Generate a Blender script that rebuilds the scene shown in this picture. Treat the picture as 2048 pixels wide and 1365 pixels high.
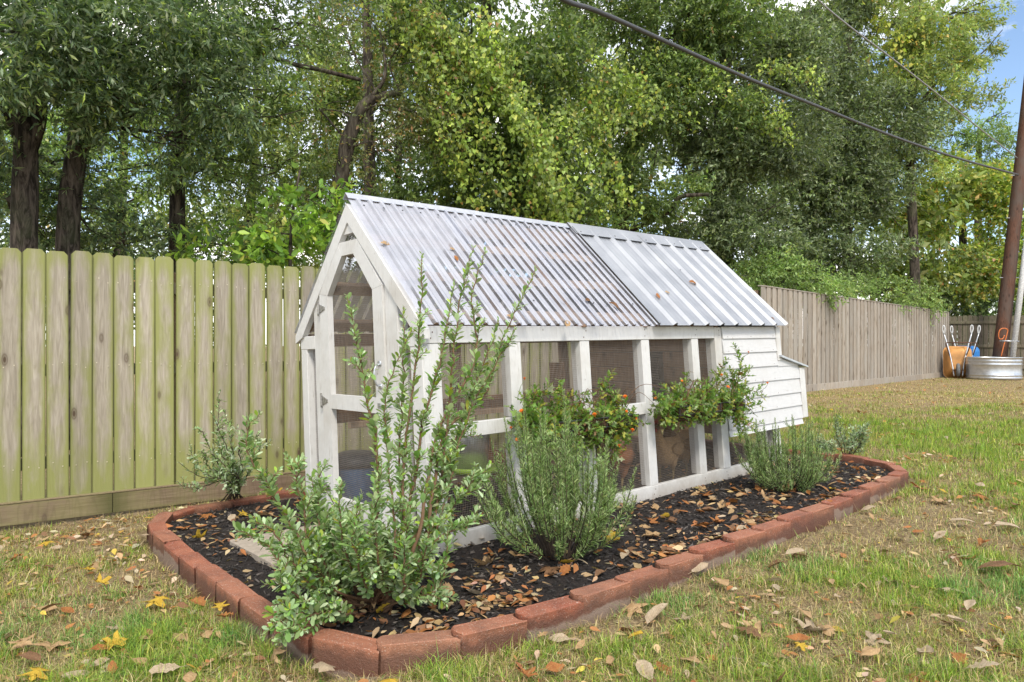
import bpy, bmesh, math, random
import numpy as np
from mathutils import Vector, Matrix, Quaternion
random.seed(7)
rng = np.random.default_rng(11)
for o in list(bpy.data.objects):
    bpy.data.objects.remove(o)
scene = bpy.context.scene
COL = scene.collection
# ------------------------------------------------------------------ camera, sky, sun, exposure
CZ = 1.1545            # eye height over the bed (m)
FPX, HY = 1414.6, 692.0   # focal length in photo pixels (2048 wide), horizon row
cam = bpy.data.cameras.new('camera'); cam_o = bpy.data.objects.new('camera', cam); COL.objects.link(cam_o)
cam.sensor_width = 36.0; cam.lens = FPX / 2048 * 36.0
cam.shift_y = (HY - 682.5) / 2048
cam.clip_start = 0.05; cam.clip_end = 2000
cam_o.location = (0, 0, CZ); cam_o.rotation_euler = (math.radians(90), 0, 0)
scene.camera = cam_o
SUN_EL, SUN_AZ = math.radians(50), math.radians(170)     # azimuth clockwise from +Y: sun high behind the camera, veiled by thin cloud
world = bpy.data.worlds.new('World'); scene.world = world; world.use_nodes = True
wt = world.node_tree; wt.nodes.clear()
wo = wt.nodes.new('ShaderNodeOutputWorld'); bg = wt.nodes.new('ShaderNodeBackground')
sky = wt.nodes.new('ShaderNodeTexSky'); sky.sky_type = 'NISHITA'; sky.sun_disc = False
sky.sun_elevation = SUN_EL; sky.sun_rotation = SUN_AZ; sky.air_density = 1.0; sky.dust_density = 0.6; sky.ozone_density = 1.5
tc = wt.nodes.new('ShaderNodeTexCoord'); nz = wt.nodes.new('ShaderNodeTexNoise'); nz.inputs['Scale'].default_value = 2.6; nz.inputs['Detail'].default_value = 8; nz.inputs['Roughness'].default_value = .58
mp = wt.nodes.new('ShaderNodeMapping'); mp.inputs['Scale'].default_value = (1, 1, 2.2)
rp = wt.nodes.new('ShaderNodeValToRGB'); rp.color_ramp.elements[0].position = .43; rp.color_ramp.elements[1].position = .60
mx = wt.nodes.new('ShaderNodeMix'); mx.data_type = 'RGBA'; mx.inputs[7].default_value = (10.6, 10.3, 9.9, 1)
wt.links.new(tc.outputs['Generated'], mp.inputs[0]); wt.links.new(mp.outputs[0], nz.inputs['Vector']); wt.links.new(nz.outputs['Fac'], rp.inputs[0])
wt.links.new(rp.outputs[0], mx.inputs[0]); wt.links.new(sky.outputs[0], mx.inputs[6]); wt.links.new(mx.outputs[2], bg.inputs[0])
bg.inputs[1].default_value = 0.15
wt.links.new(bg.outputs[0], wo.inputs[0])
sun = bpy.data.lights.new('sun', 'SUN'); sun_o = bpy.data.objects.new('sun', sun); COL.objects.link(sun_o)
sun.energy = 2.1; sun.angle = math.radians(13); sun.color = (1.0, .93, .82)
sd = Vector((math.sin(SUN_AZ) * math.cos(SUN_EL), math.cos(SUN_AZ) * math.cos(SUN_EL), math.sin(SUN_EL)))
sun_o.rotation_euler = sd.to_track_quat('Z', 'Y').to_euler(); sun_o.location = sd * 60
vs = scene.view_settings; vs.view_transform = 'Standard'; vs.look = 'None'; vs.gamma = 1.0; vs.exposure = 0.6; vs.use_curve_mapping = False

cy = scene.cycles; cy.max_bounces = 5; cy.diffuse_bounces = 2; cy.glossy_bounces = 2; cy.transmission_bounces = 4; cy.transparent_max_bounces = 8
# ------------------------------------------------------------------ helpers
def tag(o, label=None, cat=None, group=None, kind=None):
    if label: o['label'] = label
    if cat: o['category'] = cat
    if group: o['group'] = group
    if kind: o['kind'] = kind
    return o
def empty(name, loc=(0, 0, 0), rot=None):
    o = bpy.data.objects.new(name, None); COL.objects.link(o); o.location = loc; o.empty_display_size = .1
    if rot is not None: o.rotation_euler = rot
    return o
def link(name, me, parent=None, loc=None, rot=None):
    o = bpy.data.objects.new(name, me); COL.objects.link(o)
    if parent is not None: o.parent = parent
    if loc is not None: o.location = loc
    if rot is not None: o.rotation_euler = rot
    return o
def pymesh(name, V, F, mat, smooth=False):
    me = bpy.data.meshes.new(name); me.from_pydata([tuple(map(float, v)) for v in V], [], [tuple(map(int, f)) for f in F])
    if mat is not None: me.materials.append(mat)
    if smooth: me.shade_smooth()
    me.update(); return me
def fastmesh(name, V, F, mat, col=None, smooth=False):
    """V (n,3), F (m,k) all of one corner count, col (n,3)"""
    V = np.ascontiguousarray(V, np.float32); F = np.ascontiguousarray(F, np.int32); m, k = F.shape
    me = bpy.data.meshes.new(name); me.vertices.add(len(V)); me.vertices.foreach_set('co', V.ravel())
    me.loops.add(m * k); me.loops.foreach_set('vertex_index', F.ravel())
    me.polygons.add(m); me.polygons.foreach_set('loop_start', np.arange(0, m * k, k, dtype=np.int32))
    if col is not None:
        a = me.color_attributes.new('Col', 'FLOAT_COLOR', 'POINT')
        c = np.ones((len(V), 4), np.float32); c[:, :3] = col; a.data.foreach_set('color', c.ravel())
    me.materials.append(mat)
    me.update(calc_edges=True)
    if smooth: me.shade_smooth()
    return me
class MB:
    """collects pieces of ONE part"""
    def __init__(s): s.V = []; s.F = []
    def add(s, V, F):
        n = len(s.V); s.V += [tuple(v) for v in V]; s.F += [tuple(i + n for i in f) for f in F]; return s
    def box(s, x0, x1, y0, y1, z0, z1, b=0):
        return s.add(*cbox(x0, x1, y0, y1, z0, z1, b))
    def tube(s, pts, rad, seg=8, cap=True): return s.add(*tube(pts, rad, seg, cap))
    def mesh(s, name, mat, smooth=False): return pymesh(name, s.V, s.F, mat, smooth)
def cbox(x0, x1, y0, y1, z0, z1, b=0):
    x0, x1 = min(x0, x1), max(x0, x1); y0, y1 = min(y0, y1), max(y0, y1); z0, z1 = min(z0, z1), max(z0, z1)
    if b <= 0:
        V = [(x, y, z) for z in (z0, z1) for y in (y0, y1) for x in (x0, x1)]
        return V, [(0, 2, 3, 1), (4, 5, 7, 6), (0, 1, 5, 4), (2, 6, 7, 3), (0, 4, 6, 2), (1, 3, 7, 5)]
    b = min(b, (x1 - x0) * .4, (y1 - y0) * .4, (z1 - z0) * .4)
    V = []; idx = {}
    lo = (x0, y0, z0); hi = (x1, y1, z1)
    for sx in (0, 1):
        for sy in (0, 1):
            for sz in (0, 1):
                c = [hi[i] if s else lo[i] for i, s in enumerate((sx, sy, sz))]
                sg = [-b if s else b for s in (sx, sy, sz)]
                for ax in range(3):      # vertex lying on the face of axis ax
                    v = [c[i] if i == ax else c[i] + sg[i] for i in range(3)]
                    idx[(sx, sy, sz, ax)] = len(V); V.append(tuple(v))
    F = []
    def cyc(ax, s):
        o = [i for i in range(3) if i != ax]; q = []
        for a, c in ((0, 0), (1, 0), (1, 1), (0, 1)):
            k = [0, 0, 0]; k[ax] = s; k[o[0]] = a; k[o[1]] = c; q.append(tuple(k))
        return q
    for ax in range(3):
        for s in (0, 1):
            q = [idx[k + (ax,)] for k in cyc(ax, s)]
            if (s == 1) != (ax == 1): pass
            else: q = q[::-1]
            F.append(tuple(q))
    for ax in range(3):                  # edge chamfers, edges parallel to ax
        o = [i for i in range(3) if i != ax]
        for a in (0, 1):
            for c in (0, 1):
                k0 = [0, 0, 0]; k1 = [0, 0, 0]; k1[ax] = 1
                for k in (k0, k1): k[o[0]] = a; k[o[1]] = c
                q = [idx[tuple(k0) + (o[0],)], idx[tuple(k1) + (o[0],)], idx[tuple(k1) + (o[1],)], idx[tuple(k0) + (o[1],)]]
                F.append(tuple(q))
    for sx in (0, 1):
        for sy in (0, 1):
            for sz in (0, 1):
                F.append(tuple(idx[(sx, sy, sz, a)] for a in range(3)))
    # fix winding so that normals point away from the centre
    cc = Vector(((x0 + x1) / 2, (y0 + y1) / 2, (z0 + z1) / 2)); G = []
    for f in F:
        p = [Vector(V[i]) for i in f]; n = (p[1] - p[0]).cross(p[2] - p[0]); m = sum(p, Vector()) / len(p)
        G.append(f if n.dot(m - cc) > 0 else f[::-1])
    return V, G
def prism(poly, a0, a1, axis='x'):
    """polygon given in the two other axes, extruded along axis from a0 to a1"""
    n = len(poly); V = []
    for a in (a0, a1):
        for p, q in poly:
            V.append((a, p, q) if axis == 'x' else (p, a, q) if axis == 'y' else (p, q, a))
    F = [tuple(range(n)), tuple(range(2 * n - 1, n - 1, -1))] + [(i, n + i, n + (i + 1) % n, (i + 1) % n) for i in range(n)]
    cc = sum((Vector(v) for v in V), Vector()) / len(V); 
    return V, F
def tube(pts, rad, seg=8, cap=True):
    pts = [Vector(p) for p in pts]; n = len(pts)
    if not hasattr(rad, '__len__'): rad = [rad] * n
    V = []; F = []; up = Vector((0, 0, 1)); prevx = None
    for i in range(n):
        d = (pts[min(i + 1, n - 1)] - pts[max(i - 1, 0)]).normalized()
        if prevx is None:
            h = up if abs(d.z) < .9 else Vector((1, 0, 0)); x = d.cross(h).normalized()
        else: x = (prevx - d * prevx.dot(d)).normalized()
        prevx = x; y = d.cross(x)
        for k in range(seg):
            a = 2 * math.pi * k / seg; V.append(tuple(pts[i] + (x * math.cos(a) + y * math.sin(a)) * rad[i]))
    for i in range(n - 1):
        for k in range(seg):
            F.append((i * seg + k, i * seg + (k + 1) % seg, (i + 1) * seg + (k + 1) % seg, (i + 1) * seg + k))
    if cap: F += [tuple(range(seg))[::-1], tuple(range((n - 1) * seg, n * seg))]
    return V, F
def catmull(pts, per=6):
    pts = [Vector(p) for p in pts]; out = []
    P = [pts[0] * 2 - pts[1]] + pts + [pts[-1] * 2 - pts[-2]]
    for i in range(1, len(P) - 2):
        for k in range(per):
            t = k / per; a, b, c, d = P[i - 1], P[i], P[i + 1], P[i + 2]
            out.append(.5 * ((2 * b) + (c - a) * t + (2 * a - 5 * b + 4 * c - d) * t * t + (3 * b - a - 3 * c + d) * t ** 3))
    out.append(pts[-1]); return out
def P(u, v, Z):     # a photo pixel at a chosen distance
    return Vector(((u - 1024) / FPX * Z, Z, CZ + (HY - v) / FPX * Z))
# smooth value noise for numpy arrays
_tab = rng.random((64, 64))
def vnoise(x, y):
    x = np.asarray(x, float); y = np.asarray(y, float); xi = np.floor(x).astype(int); yi = np.floor(y).astype(int)
    fx = x - xi; fy = y - yi; fx = fx * fx * (3 - 2 * fx); fy = fy * fy * (3 - 2 * fy)
    a = _tab[xi % 64, yi % 64]; b = _tab[(xi + 1) % 64, yi % 64]; c = _tab[xi % 64, (yi + 1) % 64]; d = _tab[(xi + 1) % 64, (yi + 1) % 64]
    return (a * (1 - fx) + b * fx) * (1 - fy) + (c * (1 - fx) + d * fx) * fy
def fnoise(x, y): return .5 * vnoise(x, y) + .3 * vnoise(x * 2.1 + 7, y * 2.1 + 3) + .2 * vnoise(x * 4.3 + 1, y * 4.3 + 9)
# coop frame: origin at the near corner of the run; x along the coop, y across it
CO = np.array((-.4453, 3.9, 0.)); EXY = np.array((.7484, .6632)); EYX = np.array((-.6630, .7487))
def c2w(x, y): return CO[0] + EXY[0] * x + EYX[0] * y, CO[1] + EXY[1] * x + EYX[1] * y
def w2c(X, Y):
    dx = X - CO[0]; dy = Y - CO[1]
    return dx * .7484 + dy * .6632, -dx * .6630 + dy * .7487
def sstep(t, a, b):
    t = np.clip((t - a) / (b - a), 0, 1); return t * t * (3 - 2 * t)
def G(X, Y):        # height of the ground
    u, v = w2c(np.asarray(X, float), np.asarray(Y, float))
    zu = np.interp(u, [-40, -3, 0, 3.2, 10, 21, 60], [-.1, -.05, 0, .054, .27, .24, .24])
    zv = np.interp(v, [-1.5, 1.55, 2.8, 3.2], [.02, -.023, -.11, -.115]) * (1 - sstep(u, 3, 8))
    return zu + zv
def Gf(x, y): return float(G(x, y))
def gpix(u, v, dz=0.):   # the point where a photo pixel meets the ground (+dz)
    z = 0.
    for _ in range(12):
        t = (z + dz - CZ) / ((HY - v) / FPX); x = (u - 1024) / FPX * t; z = Gf(x, t)
    return Vector((x, t, z + dz))
# ------------------------------------------------------------------ materials
class NT:
    def __init__(s, name):
        s.m = bpy.data.materials.new(name); s.m.use_nodes = True; s.t = s.m.node_tree; s.n = s.t.nodes; s.n.clear()
        s.out = s.n.new('ShaderNodeOutputMaterial')
    def node(s, ty, **kw):
        n = s.n.new(ty)
        for k, v in kw.items():
            if k.startswith('i_'): n.inputs[k[2:].replace('_', ' ')].default_value = v
            else: setattr(n, k, v)
        return n
    def L(s, a, b): s.t.links.new(a, b)
    def coord(s, kind='Object', scale=(1, 1, 1), rnd=0.):
        c = s.node('ShaderNodeTexCoord'); m = s.node('ShaderNodeMapping'); m.inputs['Scale'].default_value = scale
        s.L(c.outputs[kind], m.inputs[0])
        if rnd:
            oi = s.node('ShaderNodeObjectInfo'); mu = s.node('ShaderNodeMath', operation='MULTIPLY'); mu.inputs[1].default_value = rnd
            s.L(oi.outputs['Random'], mu.inputs[0]); s.L(mu.outputs[0], m.inputs['Location'])
        return m.outputs[0]
    def noise(s, vec, scale, detail=4, rough=.55, dist=0):
        n = s.node('ShaderNodeTexNoise'); n.inputs['Scale'].default_value = scale; n.inputs['Detail'].default_value = detail
        n.inputs['Roughness'].default_value = rough; n.inputs['Distortion'].default_value = dist; s.L(vec, n.inputs['Vector']); return n.outputs['Fac']
    def ramp(s, fac, stops):
        r = s.node('ShaderNodeValToRGB'); e = r.color_ramp.elements
        while len(e) < len(stops): e.new(.5)
        for i, (p, c) in enumerate(stops):
            e[i].position = p; e[i].color = (c, c, c, 1) if not hasattr(c, '__len__') else (*c, 1)
        s.L(fac, r.inputs[0]); return r.outputs[0]
    def mix(s, fac, a, b, mode='MIX'):
        m = s.node('ShaderNodeMix', data_type='RGBA', blend_type=mode)
        for sock, v in ((m.inputs[0], fac), (m.inputs[6], a), (m.inputs[7], b)):
            if hasattr(v, 'default_value') and hasattr(v, 'links'): s.L(v, sock)
            elif hasattr(v, '__len__'): sock.default_value = (*v, 1)
            else: sock.default_value = v
        return m.outputs[2]
    def math(s, op, a, b=None):
        m = s.node('ShaderNodeMath', operation=op)
        for i, v in enumerate((a, b)):
            if v is None: continue
            if hasattr(v, 'links'): s.L(v, m.inputs[i])
            else: m.inputs[i].default_value = v
        return m.outputs[0]
    def bsdf(s, col, rough=.6, metal=0., spec=.5, bump=None, bstr=.3, bdist=.01):
        b = s.node('ShaderNodeBsdfPrincipled'); b.inputs['Metallic'].default_value = metal; b.inputs['Specular IOR Level'].default_value = spec
        if hasattr(col, 'links'): s.L(col, b.inputs['Base Color'])
        else: b.inputs['Base Color'].default_value = (*col, 1)
        if hasattr(rough, 'links'): s.L(rough, b.inputs['Roughness'])
        else: b.inputs['Roughness'].default_value = rough
        if bump is not None:
            bp = s.node('ShaderNodeBump'); bp.inputs['Strength'].default_value = bstr; bp.inputs['Distance'].default_value = bdist
            s.L(bump, bp.inputs['Height']); s.L(bp.outputs[0], b.inputs['Normal'])
        return b
    def done(s, b): s.L(b.outputs[0], s.out.inputs[0]); return s.m
def simple(name, col, rough=.6, metal=0., spec=.5, var=.25, scale=30, bstr=.2):
    t = NT(name); v = t.coord('Object', rnd=17.); f = t.noise(v, scale, 5)
    c = t.mix(t.ramp(f, [(.3, 0.), (.7, 1.)]), tuple(x * (1 - var) for x in col), tuple(min(1, x * (1 + var)) for x in col))
    return t.done(t.bsdf(c, rough, metal, spec, f, bstr, .004))
def leaf_mat(name, trans=.35, rough=.45, spec=.4, satur=1.0):
    t = NT(name); a = t.node('ShaderNodeAttribute', attribute_name='Col')
    b = t.bsdf(a.outputs['Color'], rough, 0, spec)
    tr = t.node('ShaderNodeBsdfTranslucent'); hs = t.mix(1.0, a.outputs['Color'], (1.25, 1.35, .6), 'MULTIPLY'); t.L(hs, tr.inputs[0])
    m = t.node('ShaderNodeMixShader'); m.inputs[0].default_value = trans; t.L(b.outputs[0], m.inputs[1]); t.L(tr.outputs[0], m.inputs[2])
    return t.done(m)
M = {}
M['leaf'] = leaf_mat('foliage', .38, .42, .45)
M['silver_leaf'] = leaf_mat('silvery_foliage', .25, .55, .35)
M['needle'] = leaf_mat('needle_foliage', .2, .5, .4)
M['grass'] = leaf_mat('grass_blades', .3, .55, .3)
M['litter'] = leaf_mat('dry_leaves', .15, .6, .3)
def bark(name, c0, c1):
    t = NT(name); v = t.coord('Object', (1, 1, .22)); f = t.noise(v, 16, 8, .7, .6); g = t.noise(t.coord('Object'), 1.6, 3)
    c = t.mix(t.ramp(f, [(.42, 0.), (.62, 1.)]), c0, c1); c = t.mix(t.ramp(g, [(.5, 0.), (.7, .5)]), c, (.09, .11, .05))
    return t.done(t.bsdf(c, .9, 0, .2, f, 1., .03))
M['bark'] = bark('oak_bark', (.018, .014, .011), (.13, .105, .085))
M['bark2'] = bark('grey_bark', (.035, .028, .022), (.13, .11, .085))
M['twig'] = simple('twig_bark', (.15, .085, .045), .8)
M['twig_dark'] = simple('dark_twig', (.06, .042, .03), .85)
M['twig_green'] = simple('green_stem', (.13, .17, .05), .7)
# white painted wood
def white_paint(name, base, dirt, amt, gscale=(1, 1, 1)):
    # grain, hairline dirt, knots bleeding through, and mud splashed up from the bed
    t = NT(name); v = t.coord('Object', rnd=9.); big = t.noise(v, 2.3, 5, .6); fine = t.noise(v, 22, 6, .7)
    vs_ = t.coord('Object', (2, 2, 30) if gscale == 'x' else (30, 30, 2), 5.); gr = t.noise(vs_, 3, 5, .6)
    c = t.mix(t.ramp(fine, [(.35, 0.), (.75, 1.)]), tuple(x * .9 for x in base), base)
    c = t.mix(t.ramp(big, [(.5, 0.), (.78, amt)]), c, dirt)
    c = t.mix(t.ramp(gr, [(.58, 0.), (.72, amt * .9)]), c, tuple(x * .8 for x in dirt))
    vz = t.node('ShaderNodeTexVoronoi'); vz.inputs['Scale'].default_value = 7; t.L(v, vz.inputs['Vector'])
    c = t.mix(t.ramp(vz.outputs['Distance'], [(.03, .55), (.06, 0.)]), c, (.2, .14, .09))
    cc_ = t.node('ShaderNodeTexCoord'); sz = t.node('ShaderNodeSeparateXYZ'); t.L(cc_.outputs['Object'], sz.inputs[0]); hh = t.math('ADD', sz.outputs[2], t.math('MULTIPLY', t.math('SUBTRACT', t.noise(v, 6, 6, .7), .5), .22))
    c = t.mix(t.ramp(hh, [(.0, .5), (.11, 0.)]), c, (.26, .20, .14))
    return t.done(t.bsdf(c, .55, 0, .35, gr, .25, .004))
M['white'] = white_paint('white_painted_wood', (.67, .665, .645), (.42, .38, .32), .6)
M['siding'] = white_paint('white_painted_siding', (.64, .64, .635), (.50, .48, .44), .55, 'x')
def wood(name, c0, c1, knots=(.05, .03, .02), grain=(9, 9, .6), algae=None, amt=.5, rnd=23., weather=None, ringamt=.28):
    """boards: long axis z of the object; Generated x runs across the board"""
    t = NT(name); v = t.coord('Object', grain, rnd); oi = t.node('ShaderNodeObjectInfo')
    n1 = t.noise(v, 5, 7, .62, 1.1); wv = t.coord('Object', (1, 1, .16), rnd); n2 = t.noise(wv, 9, 2, .4)
    ring = t.math('SINE', t.math('MULTIPLY', n2, 60)); ring = t.ramp(ring, [(.35, 0.), (.95, 1.)])
    c = t.mix(t.ramp(n1, [(.32, 0.), (.7, 1.)]), c0, c1)
    c = t.mix(t.math('MULTIPLY', ring, ringamt), c, tuple(x * .62 for x in c0))
    big = t.noise(t.coord('Object', (1.6, 1.6, .7), rnd * 2), 2.2, 4)
    if weather: c = t.mix(t.ramp(big, [(.42, 0.), (.66, .8)]), c, weather)
    if algae:
        g = t.node('ShaderNodeTexCoord'); sp = t.node('ShaderNodeSeparateXYZ'); t.L(g.outputs['Generated'], sp.inputs[0])
        e = t.math('MULTIPLY', t.math('ABSOLUTE', t.math('SUBTRACT', sp.outputs[0], .5)), 2.)
        e = t.math('POWER', e, 2.2); top = t.ramp(sp.outputs[2], [(0., .75), (.22, .12), (.9, .0), (1., .6)])
        a = t.math('ADD', t.math('ADD', t.math('MULTIPLY', e, .85), .24), top); a = t.math('ADD', a, t.math('MULTIPLY', t.math('SUBTRACT', t.noise(t.coord('Object', (2.5, 2.5, .8), rnd), 3.5, 6, .65), .5), 2.0))
        a = t.math('ADD', a, t.math('MULTIPLY', t.math('SUBTRACT', oi.outputs['Random'], .45), .28))
        c = t.mix(t.ramp(a, [(.28, 0.), (1.05, amt)]), c, algae); c = t.mix(t.ramp(e, [(.72, 0.), (.97, .72)]), c, tuple(x * .3 for x in algae))
    vz = t.node('ShaderNodeTexVoronoi', feature='F1'); vz.inputs['Scale'].default_value = 2.6; vz.inputs['Randomness'].default_value = 1
    kv = t.coord('Object', (2.4, 2.4, 1.0), rnd); t.L(kv, vz.inputs['Vector'])
    k = t.ramp(vz.outputs['Distance'], [(.05, 1.), (.08, .5), (.10, .75), (.14, .2), (.24, 0.)]); c = t.mix(k, c, knots)
    br = t.math('ADD', t.math('MULTIPLY', oi.outputs['Random'], .3), .85)
    c = t.mix(1., c, t.mix(0., br, br), 'MULTIPLY')
    return t.done(t.bsdf(c, .8, 0, .25, n1, .5, .006))
M['fence'] = wood('treated_fence_board', (.27, .235, .175), (.46, .41, .33), (.10, .07, .045), algae=(.26, .275, .085), amt=.9, ringamt=.14)
M['fence_trim'] = wood('kickboard_wood', (.15, .105, .07), (.26, .19, .135), (.10, .07, .05), grain=(.6, 9, 9), algae=(.24, .25, .08), amt=.35)
M['fence2'] = wood('weathered_fence_board', (.25, .21, .165), (.44, .385, .32), (.11, .08, .055), weather=(.36, .335, .295), rnd=31.)
M['fence3'] = wood('dark_weathered_board', (.09, .075, .055), (.20, .165, .125), (.05, .04, .03), algae=(.10, .11, .05), amt=.4)
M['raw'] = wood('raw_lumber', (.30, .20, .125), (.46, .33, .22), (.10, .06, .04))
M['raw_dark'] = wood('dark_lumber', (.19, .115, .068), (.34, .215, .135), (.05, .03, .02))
M['partition'] = wood('partition_boards', (.26, .15, .085), (.44, .28, .17), (.10, .06, .035))
M['pole'] = wood('creosote_pole', (.060, .030, .020), (.17, .085, .058), (.04, .025, .02), grain=(14, 14, .5), weather=(.10, .08, .068))
# edging brick: red cast concrete, pale efflorescence low down on the outside
t = NT('red_edging_concrete'); v = t.coord('Object', rnd=13.); oi = t.node('ShaderNodeObjectInfo')
n1 = t.noise(v, 9, 5); n2 = t.noise(v, 160, 2); n3 = t.noise(v, 5, 4)
c = t.mix(t.ramp(n1, [(.3, 0.), (.7, 1.)]), (.215, .062, .034), (.35, .125, .068))
c = t.mix(t.math('MULTIPLY', t.ramp(oi.outputs['Random'], [(.1, .0), (.35, .8), (.55, .1), (.75, .0), (.95, .95)]), 1.), c, (.36, .165, .095))
c = t.mix(t.ramp(n2, [(.6, 0.), (.7, .75)]), c, (.55, .42, .34)); c = t.mix(t.ramp(n2, [(.26, .6), (.34, 0.)]), c, (.12, .04, .03))
sp = t.node('ShaderNodeSeparateXYZ'); cc = t.node('ShaderNodeTexCoord'); t.L(cc.outputs['Object'], sp.inputs[0])
hgt = t.math('ADD', sp.outputs[2], t.math('MULTIPLY', t.math('SUBTRACT', n3, .5), .13)); hgt = t.math('ADD', hgt, t.math('MULTIPLY', t.math('SUBTRACT', oi.outputs['Random'], .30), .10))
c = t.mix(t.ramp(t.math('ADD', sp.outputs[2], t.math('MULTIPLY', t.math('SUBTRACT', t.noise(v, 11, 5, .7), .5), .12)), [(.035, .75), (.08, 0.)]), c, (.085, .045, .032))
c = t.mix(t.ramp(hgt, [(-.024, .7), (.012, 0.)]), c, (.29, .225, .175))
c = t.mix(t.ramp(t.noise(v, 3, 6, .7), [(.5, 0.), (.72, .6)]), c, (.10, .058, .042))
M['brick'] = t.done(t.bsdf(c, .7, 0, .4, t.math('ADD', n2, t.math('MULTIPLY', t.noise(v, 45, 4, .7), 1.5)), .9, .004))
# soil / lawn base (vertex colour carries where grass grows thin)
t = NT('lawn_soil'); cstraw = t.coord('Object'); a = t.node('ShaderNodeAttribute', attribute_name='Col'); v = t.coord('Object'); f = t.noise(v, 55, 6, .75); g = t.noise(v, 7, 5)
c = t.mix(t.ramp(f, [(.34, .8), (.66, 0.)]), a.outputs['Color'], (.065, .046, .028)); c = t.mix(t.ramp(g, [(.48, 0.), (.7, .45)]), c, (.45, .36, .23)); h2 = t.noise(v, 1.9, 7, .7); c = t.mix(t.ramp(h2, [(.5, 0.), (.66, .5)]), c, (.13, .09, .05))
for ang_, sc_ in ((.3, 1.), (1.4, .8), (2.4, 1.2), (-.5, .9)):       # matted straw
    mpp = t.node('ShaderNodeMapping'); mpp.inputs['Rotation'].default_value = (0, 0, ang_); mpp.inputs['Scale'].default_value = (26 * sc_, 210 * sc_, 1); t.L(cstraw, mpp.inputs[0]); ns = t.noise(mpp.outputs[0], 1., 2, .5, .25)
    c = t.mix(t.ramp(ns, [(.60, 0.), (.68, .8)]), c, (.50, .385, .21)); c = t.mix(t.ramp(ns, [(.30, .6), (.36, 0.)]), c, (.07, .05, .03))
M['soil'] = t.done(t.bsdf(c, .95, 0, .1, f, .8, .02))
t = NT('black_mulch'); v = t.coord('Object'); f = t.noise(v, 42, 8, .75, .5)
c = t.mix(t.ramp(f, [(.35, 0.), (.7, 1.)]), (.010, .008, .007), (.06, .045, .038)); M['mulch'] = t.done(t.bsdf(c, .85, 0, .3, f, 1., .03))
M['chip'] = leaf_mat('mulch_chips', .0, .7, .35)
M['galv'] = simple('galvanised_steel', (.58, .60, .63), .38, .9, .5, .12, 12, .1)
# metal roof
t = NT('galvalume_roof'); v = t.coord('Object'); n1 = t.noise(v, 3.5, 5, .6); n2 = t.noise(v, 90, 2)
c = t.mix(t.ramp(n1, [(.35, 0.), (.7, 1.)]), (.33, .345, .37), (.43, .445, .465)); c = t.mix(t.ramp(n2, [(.6, 0.), (.8, .25)]), c, (.30, .32, .35))
M['metal_roof'] = t.done(t.bsdf(c, t.ramp(n1, [(.3, .42), (.7, .55)]), .5, .5))
# clear corrugated polycarbonate
t = NT('clear_polycarbonate'); v = t.coord('Object'); n1 = t.noise(v, 4, 5, .65)
tr = t.node('ShaderNodeBsdfTransparent'); tr.inputs[0].default_value = (.88, .89, .92, 1)
gl = t.bsdf(t.ramp(n1, [(.3, (.62, .63, .67)), (.7, (.75, .76, .79))]), .12, 0, .9); fr = t.node('ShaderNodeFresnel'); fr.inputs[0].default_value = 1.45
fac = t.math('ADD', t.math('MULTIPLY', fr.outputs[0], .75), t.ramp(n1, [(.3, .025), (.75, .08)]))
mxs = t.node('ShaderNodeMixShader'); t.L(fac, mxs.inputs[0]); t.L(tr.outputs[0], mxs.inputs[1]); t.L(gl.outputs[0], mxs.inputs[2])
M['clear'] = t.done(mxs)
M['wire'] = simple('galvanised_wire', (.30, .26, .225), .45, .35, .5, .15, 20, 0)
M['hardware'] = simple('weathered_steel_hardware', (.33, .32, .30), .5, .7, .5, .4, 60, .2)
M['screw'] = simple('dark_screw', (.05, .05, .055), .5, .3)
M['nail'] = simple('nail_head', (.62, .55, .40), .5, .3)
M['concrete'] = simple('concrete_paver', (.34, .29, .23), .9, 0, .2, .2, 30, .3)
M['coir'] = simple('brown_coir', (.075, .045, .028), .95, 0, .1, .5, 60, 1.)
M['blue'] = simple('blue_plastic', (.035, .11, .23), .45, 0, .5, .2)
M['bright_blue'] = simple('bright_blue_plastic', (.04, .22, .58), .4, 0, .5, .12, 6)
M['dark_plastic'] = simple('dark_grey_plastic', (.035, .045, .055), .45)
M['green_plastic'] = simple('green_plastic', (.25, .42, .03), .4, 0, .5, .1)
M['orange'] = simple('orange_poly_tub', (.60, .30, .095), .45, 0, .5, .2, 5)
M['rust'] = simple('rusty_steel', (.13, .065, .04), .8, .2)
M['rubber'] = simple('grey_tyre', (.16, .165, .17), .8)
M['cable'] = simple('black_cable', (.05, .05, .052), .45, 0, .5, .3, 200, .6)
M['steel_cable'] = simple('grey_strand_cable', (.30, .30, .30), .5, .4)
M['pvc'] = simple('grey_pvc', (.62, .63, .64), .45)
M['cord'] = simple('orange_cord', (.62, .17, .04), .5)
M['black'] = simple('dark_opening', (.012, .012, .014), .8)
M['petal'] = simple('orange_petals', (.85, .20, .015), .6, 0, .3, .25, 120, 0)
M['petal_dead'] = simple('withered_flower', (.20, .09, .03), .8)
M['comb'] = simple('red_comb', (.35, .03, .025), .6)
M['beak'] = simple('horn_beak', (.40, .28, .12), .5)
M['eye'] = simple('eye', (.01, .01, .01), .2)
def feather(name, base, head):
    t = NT(name); v = t.coord('Object'); n = t.noise(v, 70, 4, .7); sp = t.node('ShaderNodeAttribute', attribute_name='Col')
    c = t.mix(t.ramp(n, [(.34, .55), (.66, 0.)]), sp.outputs['Color'], (.09, .05, .03)); return t.done(t.bsdf(c, .8, 0, .2, n, .6, .01))
M['feather'] = feather('feathers', 0, 0)
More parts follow.
